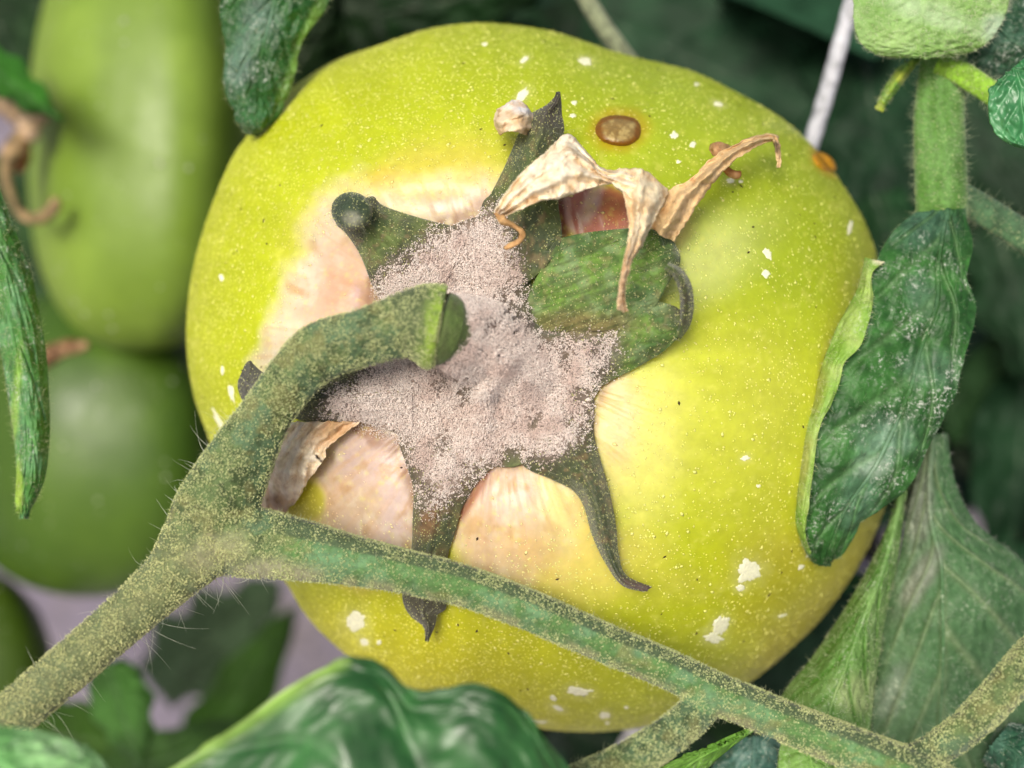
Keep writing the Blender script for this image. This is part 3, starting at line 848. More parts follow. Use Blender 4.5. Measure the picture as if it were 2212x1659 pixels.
# ------------------------------------------------------------------ dried flower remains
DRY = empty('dried_flower', W((1300, 420, 1.0)), label='shrivelled cream and brown dried petals draped over the right sepal', cat='dried flower')
def dry_col(x, y, base=(250, 236, 206), k=1.0):
    n1 = fbm(x / 24, y / 24, 2.7, 4); n2 = fbm(x / 10 + y / 30, y / 12 - x / 40, 3.3, 3)
    c = mixc(np.broadcast_to(lin(base), x.shape + (3,)), lin((204, 166, 116)), 0.7 * k * sst(0.5, 0.7, n1))
    return mixc(c, lin((156, 108, 64)), 0.65 * k * sst(0.6, 0.76, n2))
def dry(rows, nu, nv, pleat=0.06, pf=6.0, colf=dry_col, name='petal', parent=DRY, solid=0.012):
    g_ = loft(rows, nu, nv)
    x0, y0 = g_[..., 0].copy(), g_[..., 1].copy()
    g_[..., 0] += 9 * (fbm(x0 / 22, y0 / 22, 1.2, 3) - 0.5) + 5 * (fbm(x0 / 7, y0 / 7, 5.2, 2) - 0.5)
    g_[..., 1] += 9 * (fbm(x0 / 22, y0 / 22, 9.2, 3) - 0.5) + 5 * (fbm(x0 / 7, y0 / 7, 7.2, 2) - 0.5)
    g_[..., 2] += tom_z(g_[..., 0], g_[..., 1]) + 0.16 * np.abs(fbm(x0 / 34, y0 / 34, 4.2, 3) - 0.5) * 2
    u = np.linspace(0, 1, nv)[None]; v = np.linspace(0, 1, nu)[:, None]
    g_[..., 2] += 0.8 * pleat * np.sin(u * pf * 6.283 + 2.5 * np.sin(v * 5)) * (0.5 + 0.8 * fbm(u * 3 + 0 * v, v * 4, 1.3, 2)) + 0.05 * (fbm(g_[..., 0] / 20, g_[..., 1] / 20, 2.2, 3) - 0.5)
    V = W(g_).reshape(-1, 3)
    F = to_cam(V, grid_faces(nu, nv))
    c = colf(g_[..., 0], g_[..., 1])
    crease = sst(0.55, 1.0, np.abs(np.sin(u * pf * 3.1416 + 1.25 * np.sin(v * 5) - 0.785)) ** 6)
    c = mixc(c, lin((184, 140, 90)), 0.28 * crease * sst(0.4, 0.6, fbm(g_[..., 0] / 30, g_[..., 1] / 30, 6.0, 3)))
    return mesh_obj(name, V, F, M_dry, col=c.reshape(-1, 3), parent=parent, solid=solid), V, F
PL = [[(1066,454,.95),(1074,460,1.0),(1084,468,.95)], [(1088,422,1.0),(1102,440,1.08),(1120,452,1.0)], [(1131,368,1.05),(1150,405,1.2),(1176,434,1.05)],
      [(1176,332,1.0),(1196,378,1.25),(1210,428,1.05)], [(1226,288,.85),(1236,350,1.2),(1250,416,1.0)], [(1262,320,.8),(1270,360,1.12),(1286,401,1.0)],
      [(1296,361,.85),(1304,380,1.05),(1318,398,1.0)], [(1340,366,.9),(1340,388,1.1),(1346,420,1.0)], [(1385,368,.9),(1384,400,1.1),(1372,446,1.0)]]
dry(PL, 140, 60, 0.07, 3.0)
PD = [[(1330,368,.9),(1385,364,1.05),(1444,408,.8)], [(1342,410,1.0),(1390,405,1.15),(1440,424,.85)], [(1357,458,1.02),(1385,450,1.2),(1420,462,.95)], [(1362,490,1.05),(1384,490,1.22),(1408,486,1.0)],
      [(1353,528,1.05),(1370,525,1.22),(1390,524,1.05)], [(1345,568,1.08),(1354,568,1.2),(1366,568,1.05)], [(1337,615,1.08),(1344,615,1.18),(1352,615,1.05)], [(1335,655,1.05),(1342,655,1.12),(1350,655,1.0)], [(1336,668,1.0),(1346,672,1.04),(1358,674,1.0)]]
dry(PD, 130, 50, 0.06, 2.5, colf=lambda x, y: mixc(dry_col(x, y, (232, 216, 180)), lin((200, 160, 118)), 0.5 * sst(480, 560, y)))
PR = [[(1392,470,.5),(1420,505,.6),(1456,520,.4)], [(1424,448,.6),(1446,476,.75),(1474,494,.5)], [(1446,410,.65),(1474,432,.85),(1508,440,.6)], [(1490,387,.75),(1508,403,.95),(1530,410,.72)],
      [(1532,346,.85),(1546,362,1.05),(1562,372,.85)], [(1579,317,.95),(1588,328,1.1),(1600,338,.95)], [(1624,296,1.02),(1632,304,1.15),(1640,314,1.02)], [(1660,289,1.05),(1664,296,1.12),(1666,304,1.05)],
      [(1680,296,1.0),(1676,304,1.05),(1668,310,1.0)], [(1684,330,.9),(1679,332,.95),(1674,334,.9)], [(1685,360,.8),(1682,362,.82),(1677,362,.8)]]
dry(PR, 140, 44, 0.07, 2.0, colf=lambda x, y: mixc(dry_col(x, y, (222, 190, 140)), lin((70, 60, 50)), 0.8 * blob(x, y, 1676, 318, 14, 12, 0, 0.6, 0.3)))
tail = [(1076,456,1.0,9),(1086,476,.95,8),(1110,488,.85,6),(1128,503,.8,6),(1121,521,.75,5),(1099,532,.7,7),(1092,536,.65,5)]
tail = [(a_, b_, c_ + float(tom_z(a_, b_)), d_) for a_, b_, c_, d_ in tail]
V, T = tube_tri(tail, 12, 60, prof=lambda t, ph: 0.6 + 0.6 * np.abs(np.cos(ph + 5 * t)) + 0.3 * (fbm(t * 22, np.cos(ph), 3, 2) - .5)); q = proj(V)
mesh_obj('petal', V, T, M_dry, col=mixc(np.broadcast_to(lin((150, 100, 52)), (len(q), 3)), lin((226, 186, 128)), fbm(q[:, 0] / 8, q[:, 1] / 8, 0)), parent=DRY)
cur = [[(1080,292,.5),(1066,262,.5),(1074,236,.45)], [(1086,286,.75),(1078,258,.85),(1086,228,.75)], [(1102,282,.95),(1104,254,1.05),(1110,216,.9)], [(1128,290,.95),(1132,262,1.05),(1138,228,.9)], [(1142,292,.7),(1150,270,.75),(1152,244,.7)]]
dry(cur, 60, 50, 0.05, 2.0, colf=lambda x, y: mixc(dry_col(x, y, (236, 214, 180)), lin((236, 232, 226)), blob(x, y, 1120, 228, 40, 14, 15, 0.6, 0.3)))
cu2 = [[(1538,338,.7),(1532,326,.6),(1536,312,.5)], [(1548,336,.85),(1546,322,.9),(1550,306,.8)], [(1562,336,.8),(1564,324,.85),(1570,312,.7)], [(1572,336,.5),(1578,328,.5),(1582,322,.4)]]
dry(cu2, 24, 24, 0.03, 1.0, colf=lambda x, y: dry_col(x, y, (176, 132, 90)))
nub = [(1566,362,.5,8),(1578,374,.45,9),(1592,378,.42,9),(1598,372,.4,4)]
V, T = tube_tri([(a_, b_, c_ + float(tom_z(a_, b_)), d_) for a_, b_, c_, d_ in nub], 12, 16)
mesh_obj('petal', V, T, M_dry, col=np.tile(lin((170, 112, 56)), (len(V), 1)), parent=DRY)

# papery brown scrap under the stalk
SCR = empty('dried_petal', W((650, 1010, 0.4)), label='papery tan dried petal tucked under the bend of the hairy stem', cat='dried petal')
scr = [[(628,910,.3),(690,911,.3),(775,911,.16)], [(596,960,.42),(660,950,.4),(735,944,.2)], [(572,1010,.5),(640,988,.46),(706,968,.24)], [(560,1050,.5),(622,1026,.5),(700,990,.3)],
       [(558,1084,.46),(612,1062,.5),(676,1024,.3)], [(572,1112,.4),(610,1090,.42),(660,1048,.26)], [(590,1124,.3),(612,1112,.34),(644,1080,.2)]]
def scr_col(x, y):
    c = dry_col(x, y, (255, 240, 212), 0.5)
    c = mixc(c, lin((190, 140, 84)), 0.75 * blob(x, y, 730, 925, 60, 40, -30, 0.7, 0.3, 40))
    c = mixc(c, lin((116, 88, 66)), 0.75 * blob(x, y, 600, 1090, 40, 24, 30, 0.7, 0.4, 30))
    c = mixc(c, lin((150, 124, 94)), 0.4 * blob(x, y, 645, 998, 26, 14, 20, 0.7, 0.5, 20))
    return mixc(c, lin((24, 12, 10)), blob(x, y, 686, 988, 12, 3.5, 50, 0.4, 1.0, 8))
dry(scr, 110, 90, 0.06, 4.0, colf=scr_col, name='blade', parent=SCR)

# ------------------------------------------------------------------ the truss stem
RIDGE = lambda t, ph: 0.97 + 0.09 * np.abs(np.cos(2.5 * ph - 0.4)) ** 3 + 0.04 * np.cos(3 * ph - 1.0 + 2 * t) + 0.05 * (fbm(np.cos(ph) * 1.5, np.sin(ph) * 1.5, t * 14, 3) - 0.5)
PED = [(430,1190,0.55,66),(462,1110,0.61,84),(520,988,0.73,69),(580,886,0.88,53),(638,808,1.03,55),(696,755,1.15,61),(775,730,1.25,59),(835,710,1.28,63),(875,703,1.285,62),(895,702,1.28,50)]
MAIN = [(500,1130,.6,71.4),(440,1172,.6,82.7),(380,1238,.7,62.0),(300,1312,.85,53.6),(150,1443,1.1,50.8),(0,1570,1.3,49.8),(-130,1680,1.5,49.8)]
RAC = [(400,1160,.55,46.5),(500,1160,.6,74.4),(630,1180,.7,66.0),(755,1206,.78,53.0),(880,1233,.84,45.6),(1000,1262,.88,42.8),(1150,1318,.9,41.9),(1300,1384,.84,40.9),(1450,1447,.78,40.9),(1560,1500,.76,42.8),(1700,1558,.82,42.8),(1830,1612,.95,46.5),(1960,1668,1.1,52.1),(2100,1735,1.2,53.9),(2260,1800,1.2,53.9)]
BR1 = [(1545,1480,.78,31.6),(1530,1510,.8,37.2),(1485,1556,1.0,38.1),(1420,1606,1.2,39.1),(1330,1660,1.4,41.9),(1240,1700,1.6,42.8)]
BR2 = [(1840,1620,.95,37.2),(1950,1646,1.0,33.5),(2060,1592,1.0,34.4),(2150,1510,1.05,37.2),(2240,1410,1.1,39.1),(2330,1330,1.1,39.1)]
Vs, Ts, b = [], [], 0
for pth, nr in ((PED, 160), (MAIN, 130), (RAC, 260), (BR1, 70), (BR2, 80)):
    V, T = tube_tri(pth, 40, nr, prof=RIDGE)
    Vs.append(V); Ts.append(T + b); b += len(V)
tmp = bpy.data.meshes.new('tmp')
tmp.from_pydata(np.concatenate(Vs).tolist(), [], np.concatenate(Ts).tolist())
tob = bpy.data.objects.new('tmp', tmp)
CO.objects.link(tob)
md = tob.modifiers.new('r', 'REMESH'); md.mode = 'VOXEL'; md.voxel_size = 0.00024
md = tob.modifiers.new('s', 'SMOOTH'); md.factor = 0.5; md.iterations = 12
dg = bpy.context.evaluated_depsgraph_get()
ev = bpy.data.meshes.new_from_object(tob.evaluated_get(dg))
nv = len(ev.vertices)
V_stem = np.empty(nv * 3, np.float32); ev.vertices.foreach_get('co', V_stem); V_stem = V_stem.reshape(-1, 3).astype(float)
lt = np.empty(len(ev.polygons), np.int32); ev.polygons.foreach_get('loop_total', lt)
li = np.empty(len(ev.loops), np.int32); ev.loops.foreach_get('vertex_index', li)
F_stem = li.reshape(-1, 4) if (lt == 4).all() else None
bpy.data.objects.remove(tob); bpy.data.meshes.remove(tmp); bpy.data.meshes.remove(ev)
_c = V_stem.mean(0)
if (np.cross(V_stem[F_stem[:, 1]] - _c, V_stem[F_stem[:, 2]] - _c) * (V_stem[F_stem[:, 0]] - _c)).sum() < 0: F_stem = F_stem[:, ::-1]
n_ = np.zeros_like(V_stem); fn = face_normals(V_stem, F_stem)
for c_ in range(4): np.add.at(n_, F_stem[:, c_], fn)
n_ /= np.linalg.norm(n_, axis=1, keepdims=True) + 1e-12
q = proj(V_stem)
vw = CAMPOS - V_stem; vw /= np.linalg.norm(vw, axis=1, keepdims=True)
def rac_side(x, y):
    """signed distance below (+) or above (-) the axis of the rachis, in units of its radius"""
    r = np.array(RAC)[1:]
    yy = np.interp(x, r[:, 0], r[:, 1]); rr = np.interp(x, r[:, 0], r[:, 3])
    return (y - yy) / rr * 0.93
def stem_col(x, y):
    n1 = fbm(x / 70, y / 70, 2.1, 4); n2 = fbm(x / 30, y / 30, 7.7, 4); n3 = fbm(x / 45, y / 45, 12.2, 4)
    c = mixc(np.broadcast_to(lin((92, 112, 66)), x.shape + (3,)), lin((86, 112, 78)), sst(0.47, 0.58, n1))
    c = mixc(c, lin((60, 76, 44)), 0.8 * sst(0.52, 0.66, fbm(x / 20, y / 20, 61.0, 4)))
    c = mixc(c, lin((122, 122, 74)), 0.7 * sst(0.52, 0.66, n2))
    # right rachis: clear green face with brown blotches, grey-green upper flank
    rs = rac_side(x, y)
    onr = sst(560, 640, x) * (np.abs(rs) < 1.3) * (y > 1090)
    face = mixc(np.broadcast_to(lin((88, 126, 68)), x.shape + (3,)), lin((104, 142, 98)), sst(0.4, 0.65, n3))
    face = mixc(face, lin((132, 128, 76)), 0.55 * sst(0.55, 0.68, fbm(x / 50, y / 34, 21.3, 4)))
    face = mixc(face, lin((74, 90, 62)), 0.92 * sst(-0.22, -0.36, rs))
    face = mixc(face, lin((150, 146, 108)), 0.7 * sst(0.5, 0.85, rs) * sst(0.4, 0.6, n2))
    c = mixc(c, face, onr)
    # lower left stem: khaki
    lowl = sst(560, 380, x) * sst(1080, 1220, y)
    c = mixc(c, lin((116, 124, 84)), 0.7 * lowl)
    c = mixc(c, lin((176, 172, 140)), 0.7 * blob(x, y, 590, 1235, 80, 26, 0, 0.6, 0.5, 40))
    c = mixc(c, lin((172, 168, 130)), 0.5 * blob(x, y, 470, 1190, 70, 40, -30, 0.6, 0.6, 40))
    # bright green end at the knuckle
    c = mixc(c, lin((116, 158, 40)), 0.0 * sst(880, 925, x + 0.25 * (y - 700)) * sst(820, 780, y) * (x > 820) * (y > 580) * (x < 1000))
    return c
STEM = empty('truss_stem', W((430, 1190, 0.6)), label='hairy khaki and green forked truss stem crossing in front of the tomato', cat='stem')
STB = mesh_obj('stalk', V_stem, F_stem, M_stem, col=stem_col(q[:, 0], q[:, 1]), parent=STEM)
# knuckle where the fruit stalk breaks off
KN = [(820,709,1.275,50),(848,704,1.285,60),(880,700,1.287,71),(908,700,1.285,82),(928,703,1.280,88),(940,706,1.277,90),(946,707.5,1.275,88),(949,708,1.274,80)]
V, T = tube_tri(KN, 60, 40, prof=lambda t, ph: 1 + 0.02 * np.sin(2 * ph + 1) + 0.015 * np.sin(5 * ph))
q = proj(V)
kc = mixc(np.broadcast_to(lin((138, 166, 62)), (len(q), 3)), lin((96, 120, 58)), sst(0.45, 0.65, fbm(q[:, 0] / 16, q[:, 1] / 16, 3)))
kc = mixc(kc, lin((84, 98, 62)), sst(936, 896,  q[:, 0] + 0.25 * (q[:, 1] - 700)))
kc = mixc(kc, lin((196, 200, 120)), 0.7 * np.exp(-((np.arange(len(q)) // 60 - 37.5) / 1.2) ** 2))
V_kn, T_kn = V, T
KNO = mesh_obj('knuckle', V, T, M_stem, col=kc, parent=STEM)
V, T = tube_tri([(941,706,1.275,60),(947,708,1.27,78),(953,710,1.262,80),(960,712,1.24,79),(966,714,1.22,73),(969,715,1.2,60)], 50, 24); q = proj(V)
mesh_obj('ring', V, T, M_stem, col=mixc(np.broadcast_to(lin((84, 110, 48)), (len(q), 3)), lin((76, 82, 50)), fbm(q[:, 0] / 20, q[:, 1] / 20, 3)), parent=KNO)

# pale yellow glands on the stems
def dens_stem(x, y, z, p):
    rs = rac_side(x, y)
    green = sst(600, 700, x) * (y > 1090) * (rs > -0.35) * (rs < 0.75)
    d = 0.25 + 0.75 * sst(0.38, 0.58, fbm(x / 26, y / 26, 5.0, 4))
    ped = (y < 1000) & (x > 470)
    kn = sst(870, 930, x) * (y < 820)
    return d * (1 - 0.6 * green) * np.where(ped, 0.8, 1) * (1 - 0.15 * kn)
p, nr_, q = sample([(V_stem, F_stem), (V_kn, np.concatenate([T_kn, T_kn[:, 2:]], 1))], 125000, dens_stem, seed=41, front=-0.15)
k = len(p); print('stem grains', k)
kk = rng.random(k)
gc = mixc(np.broadcast_to(lin((150, 166, 104)), (k, 3)), lin((228, 232, 172)), kk)
low = sst(600, 420, q[:, 0]) * sst(1000, 1180, q[:, 1])
gc = mixc(gc, lin((226, 222, 158)), 0.5 * low * (rng.random(k) < 0.7))
V, F, C = grains(p, nr_, 0.0055 + 0.005 * rng.random(k), 0.9, 0.004 + 0.014 * rng.random(k), gc, seed=42)
mesh_obj('gland_hairs', V, F, M_grain, col=C, parent=STEM, kind='stuff')
# long and short stem hairs
p, nr_, q = sample([(V_stem, F_stem)], 16000, lambda x, y, z, p: 0.6 + 0 * x, seed=43, front=-0.4)
d = nr_ + 0.45 * rng.normal(size=p.shape); d /= np.linalg.norm(d, axis=1, keepdims=True)
V, F, C = hairs(p, d, 0.025 + 0.06 * rng.random(len(p)) ** 2, 0.0022, 0.3, lin((200, 206, 160)), nr=4, seed=44)
mesh_obj('short_hairs', V, F, M_hair, col=C, parent=STEM, kind='stuff')
g_ = (nr_ * (CAMPOS - p) / np.linalg.norm(CAMPOS - p, axis=1, keepdims=True)).sum(1)
ed = np.where((np.abs(g_) < 0.3) & (q[:, 0] < 640) & (q[:, 1] > 900) & ((nr_[:, 0] < -0.2) | (q[:, 1] > 1200)))[0]
ed = ed[rng.permutation(len(ed))[:110]]
d = nr_[ed] + 0.35 * rng.normal(size=(len(ed), 3)); d /= np.linalg.norm(d, axis=1, keepdims=True)
V, F, C = hairs(p[ed], d, 0.10 + 0.34 * rng.random(len(ed)) ** 2.0, 0.0028, 0.5, lin((214, 220, 196)), nr=8, seed=45)
mesh_obj('long_hairs', V, F, M_hair, col=C, parent=STEM, kind='stuff')

# ------------------------------------------------------------------ leaves
def leaf(name, rows, nu, nv, colf, label, cat='leaf', mats=None, vein=0.03, nlat=5, slope=0.55, mid=0.5, pucker=0.06, pk=0.06, solid=0.035, group=None,
         hair=0, hairc=(190, 200, 170), parent=None, veinc=None, veink=0.5, edge=0.0, seed=0, tip=None, hl=0.05, rib=True, pfr=1.0, tooth=0.0, tleft=1.0):
    g_ = loft(rows, nu, nv)
    u = np.linspace(0, 1, nv)[None] - mid + 0 * g_[..., 0]
    v = np.linspace(0, 1, nu)[:, None] + 0 * g_[..., 0]
    au = np.abs(u) * (0.5 / np.where(u > 0, 1 - mid, mid))
    mv = np.exp(-(au / 0.022) ** 2)
    lat = np.zeros_like(au)
    for sgn in (-1, 1):
        for i in range(nlat):
            v0 = (i + 0.5 + 0.25 * sgn) / nlat - 0.12
            dv = v - (v0 + slope * au + 0.35 * au ** 2)
            lat = np.maximum(lat, np.exp(-(dv / 0.018) ** 2) * (np.sign(u) == sgn) * sst(0.5, 0.35, au))
    # tissue puckers up between the veins
    wv = np.minimum(1, mv + lat)
    pu = fbm(u * 11 * pfr + seed, v * 15 * pfr, seed * 1.3, 3)
    g_[..., 2] += pucker * (pu - 0.5) * 2 * (1 - 0.8 * wv) - vein * wv
    if tooth:
        sg = np.where(u > 0, 1.0, -tleft) * sst(0.33, 0.5, au)
        cx_ = g_[:, -1] - g_[:, 0]
        cx_ = cx_ / (np.linalg.norm(cx_[:, :2], axis=1, keepdims=True) + 1e-6)
        tw = tooth * (np.abs(np.sin(v * 13 + seed + 0.8 * np.sin(v * 7))) - 0.5 + 0.5 * (fbm(v * 30, u * 0 + np.sign(u), seed, 2) - 0.5)) * sst(0, .08, v) * sst(1, .92, v)
        g_[..., 0] += sg * tw * cx_[:, None, 0]
        g_[..., 1] += sg * tw * cx_[:, None, 1]
    if edge:
        g_[..., 2] += edge * np.sin(v * 31 + seed + 3 * np.sin(v * 9)) * sst(0.3, 0.5, au)
    V = W(g_).reshape(-1, 3)
    F = to_cam(V, grid_faces(nu, nv))
    c = colf(g_[..., 0], g_[..., 1])
    c = mixc(c, lin(veinc) if veinc else c * 1.5 + 0.01, veink * wv)
    o = mesh_obj(name, V, F, mats or [M_leaf, M_leaf_under], col=c.reshape(-1, 3), solid=solid, parent=parent, **({} if parent else dict(label=label, cat=cat, group=group)))
    # raised midrib on the leaf, a part of its own
    jm = int(round(mid * (nv - 1)))
    if parent is None and rib and 2 < jm < nv - 3:
        cp = g_[::max(1, nu // 24), jm].copy()
        wdt = np.linspace(7, 2.5, len(cp))
        cp[:, 2] -= 0.005
        Vm, Tm = tube_tri(np.concatenate([cp, wdt[:, None]], 1), 8, 60)
        qm = proj(Vm)
        mesh_obj('midrib', Vm, Tm, M_leaf_under, col=np.clip(colf(qm[:, 0], qm[:, 1]) * 1.15 + 0.006, 0, 1), parent=o)
    if hair:
        p, nr_, q = sample([(V, F)], hair, lambda x, y, z, p: 0.25 + 0.75 * sst(0.4, 0.62, fbm(x / 35, y / 35, seed + 0.5, 3)), seed=seed + 60, front=-0.2)
        d = nr_ + 0.8 * rng.normal(size=p.shape); d /= np.linalg.norm(d, axis=1, keepdims=True)
        Vh, Fh, Ch = hairs(p, d, hl * (0.5 + rng.random(len(p))), 0.0018, 0.4, lin(hairc), nr=4, seed=seed + 61)
        mesh_obj('leaf_hairs', Vh, Fh, M_hair, col=Ch, parent=o, kind='stuff')
        # hairs standing out along the margin
        ge = np.concatenate([V.reshape(nu, nv, 3)[:, 0], V.reshape(nu, nv, 3)[:, -1]])
        gi = np.concatenate([V.reshape(nu, nv, 3)[:, 3], V.reshape(nu, nv, 3)[:, -4]])
        dn = ge - gi; dn /= np.linalg.norm(dn, axis=1, keepdims=True) + 1e-12
        id_ = rng.integers(0, len(ge), min(260, hair // 8))
        d = dn[id_] + 0.4 * rng.normal(size=(len(id_), 3)); d /= np.linalg.norm(d, axis=1, keepdims=True)
        Vh, Fh, Ch = hairs(ge[id_], d, hl * (0.6 + 0.8 * rng.random(len(id_))), 0.002, 0.3, lin(hairc), nr=4, seed=seed + 62)
        mesh_obj('margin_hairs', Vh, Fh, M_hair, col=Ch, parent=o, kind='stuff')
    return o, V, F, g_

def two(cA, cB, f=60.0, s=0.0, extra=()):
    def fn(x, y):
        c = mixc(np.broadcast_to(lin(cA), x.shape + (3,)), lin(cB), sst(0.38, 0.66, fbm(x / f, y / f, s + 0.3, 4)))
        for (cx, cy, rx, ry, rot, colr, k) in extra:
            c = mixc(c, lin(colr), k * blob(x, y, cx, cy, rx, ry, rot, 0.6, 0.5, 40))
        return c
    return fn

# leaf hanging from the top edge
LA = [arch((470,-90),(760,-90),-1.5,-1.35,-1.6), arch((476,0),(712,0),-1.5,-1.38,-1.6), arch((481,60),(680,50),-1.55,-1.42,-1.65), arch((484,121),(648,108),-1.6,-1.45,-1.7),
      arch((487,187),(632,167),-1.65,-1.5,-1.75), arch((503,243),(618,222),-1.7,-1.58,-1.8), arch((520,272),(586,270),-1.8,-1.6,-1.9), arch((535,291),(556,294),-1.85,-1.8,-1.9)]
leaf('leaf', LA, 120, 80, two((30, 72, 28), (44, 90, 38), 50, 1, [(520,130,26,60,10,(104,130,116),.6),(560,40,40,40,0,(110,136,124),.5),(655,100,14,120,22,(112,150,70),.9),(560,250,60,30,0,(52,98,56),.6)]),
     'dark green leaf tip hanging from the top edge over the tomato shoulder', hair=1300, seed=1, tooth=8, slope=0.5, veink=.25, hairc=(176, 188, 140))
# narrow leaf at the left edge
LB = [arch((-70,380),(-4,398),-.8,-.7,-.9), arch((-50,520),(48,536),-.8,-.6,-.9), arch((-30,640),(70,600),-.8,-.6,-.9), arch((0,755),(97,740),-.8,-.55,-.9), arch((14,840),(106,850),-.8,-.55,-.9),
      arch((30,950),(108,930),-.8,-.55,-.85), arch((35,1030),(100,1020),-.8,-.6,-.85), arch((32,1085),(82,1072),-.8,-.65,-.8), arch((46,1120),(56,1121),-.8,-.75,-.8)]
leaf('leaf', LB, 120, 50, two((70, 120, 50), (88, 136, 84), 40, 2, [(40,1060,10,60,0,(150,180,60),.8),(30,900,10,120,6,(140,176,70),.7),(60,560,30,60,0,(52,92,48),.7)]),
     'narrow light green leaf hanging down along the left edge', hair=2200, seed=2, nlat=4, veink=.25, hairc=(206, 212, 160), mid=0.35)
# right leaf with its margin folded over
LC = [[(lx, ly, zl), (lx + .30 * (rx_ - lx), ly + .3 * (ry_ - ly), zl + .07), (lx + .58 * (rx_ - lx), ly + .58 * (ry_ - ly), zl - .03), (lx + .80 * (rx_ - lx), ly + .8 * (ry_ - ly), zl + .02), (rx_, ry_, zl - .12)] for lx, ly, rx_, ry_, zl in
      ((1978,458,2086,450,-.9),(1930,500,2094,512,-.75),(1898,552,2094,590,-.62),(1872,618,2104,676,-.56),(1826,705,2074,782,-.48),(1793,785,2056,872,-.40),(1768,872,2006,978,-.36),(1744,958,1962,1044,-.36),(1731,1052,1890,1106,-.42),(1728,1130,1852,1144,-.55),(1740,1192,1812,1200,-.75),(1768,1222,1790,1223,-.95))]
LCo, LV, LF, LG = leaf('leaf', LC, 190, 120, two((38, 78, 34), (56, 104, 46), 60, 3, [(1900,960,60,50,-30,(120,150,130),.55),(1990,480,60,60,0,(70,100,84),.6),(1850,1080,40,70,20,(80,112,90),.6),(2010,800,60,40,0,(90,124,96),.5),(1990,640,30,50,0,(96,124,108),.4),(1880,1010,40,20,0,(140,160,140),.5)]),
     'dark green leaf with a pale margin folded over against the tomato right side', hair=1700, seed=3, nlat=6, slope=.35, mid=.58, veink=.45, pucker=.05, vein=.05, edge=.02, tooth=14, tleft=0.0, veinc=(92, 128, 80), hairc=(140, 158, 120), hl=0.045)
LCF = [arch((1868,556),(1912,566),-.72,-.5,-.5), arch((1862,585),(1884,592),-.68,-.42,-.42), arch((1853,620),(1886,640),-.66,-.4,-.36), arch((1832,662),(1884,668),-.62,-.32,-.28), arch((1808,705),(1874,706),-.58,-.28,-.22), arch((1790,750),(1858,748),-.52,-.22,-.16),
       arch((1777,785),(1824,784),-.48,-.2,-.16), arch((1766,826),(1814,828),-.46,-.18,-.14), arch((1755,872),(1796,872),-.44,-.16,-.12), arch((1742,915),(1774,915),-.44,-.16,-.12), arch((1731,958),(1764,960),-.44,-.18,-.12), arch((1722,1020),(1757,1020),-.46,-.2,-.14),
       arch((1717,1080),(1748,1080),-.5,-.26,-.18), arch((1718,1130),(1740,1130),-.58,-.36,-.28), arch((1730,1170),(1742,1166),-.7,-.5,-.44), arch((1745,1200),(1752,1196),-.8,-.68,-.6)]
leaf('folded_margin', LCF, 160, 30, two((120, 158, 62), (150, 176, 92), 40, 4, [(1760,840,20,50,10,(170,160,90),.6),(1905,562,20,10,0,(230,220,190),.8),(1735,1010,14,70,8,(156,140,84),.5)]), '', mats=[M_leaf_under, M_leaf_under],
     parent=LCo, vein=0.0, veink=0, pucker=.03, edge=0.03, hair=900, hairc=(214, 218, 170), seed=4, solid=.02)
# pale leaf at the top right
LD = [arch((1846,-70),(2186,-70),-.6,-.48,-.6), arch((1844,0),(2180,0),-.6,-.48,-.6), arch((1845,50),(2168,42),-.6,-.48,-.62), arch((1858,90),(2142,84),-.62,-.5,-.66), arch((1892,116),(2104,110),-.68,-.56,-.72), arch((1940,126),(2060,122),-.75,-.6,-.8)]
leaf('leaf', LD, 80, 90, two((118, 156, 80), (138, 172, 104), 50, 5, [(2010,30,110,24,20,(176,200,160),.5),(1930,80,60,24,0,(160,190,120),.4),(2150,60,30,30,0,(170,190,170),.6)]),
     'pale green leaf underside with rounded end at the top right', mats=[M_leaf_under, M_leaf_under], hair=2600, seed=5, mid=.45, veinc=(128, 168, 84), veink=.3, vein=-.015, pucker=.05, rib=False, hairc=(220, 226, 190))
LE = [arch((2030,120),(2180,-60),-1.4,-1.2,-1.4), arch((2060,140),(2220,-40),-1.4,-1.1,-1.4), arch((2110,156),(2260,20),-1.4,-1.1,-1.4), arch((2160,175),(2300,80),-1.45,-1.2,-1.4), arch((2220,215),(2320,150),-1.5,-1.4,-1.5)]
leaf('leaf', LE, 60, 60, two((38, 72, 46), (60, 94, 72), 40, 6), 'dark bluish green leaf behind the pale rounded leaf in the top right corner', hair=700, seed=6, veink=.3)
LFr = [arch((2150,180),(2230,110),.5,.55,.5), arch((2136,205),(2270,150),.5,.6,.5), arch((2136,245),(2280,230),.5,.62,.5), arch((2152,290),(2280,300),.5,.55,.4), arch((2185,314),(2270,330),.4,.6,.3), arch((2215,322),(2250,334),.3,.4,.2)]
leaf('leaf', LFr, 60, 60, two((52, 118, 66), (78, 142, 90), 30, 7), 'glossy bright green leaf cut off by the right edge below the corner', hair=0, seed=7, veink=.2, mats=[M_gloss, M_leaf_under], rib=False)
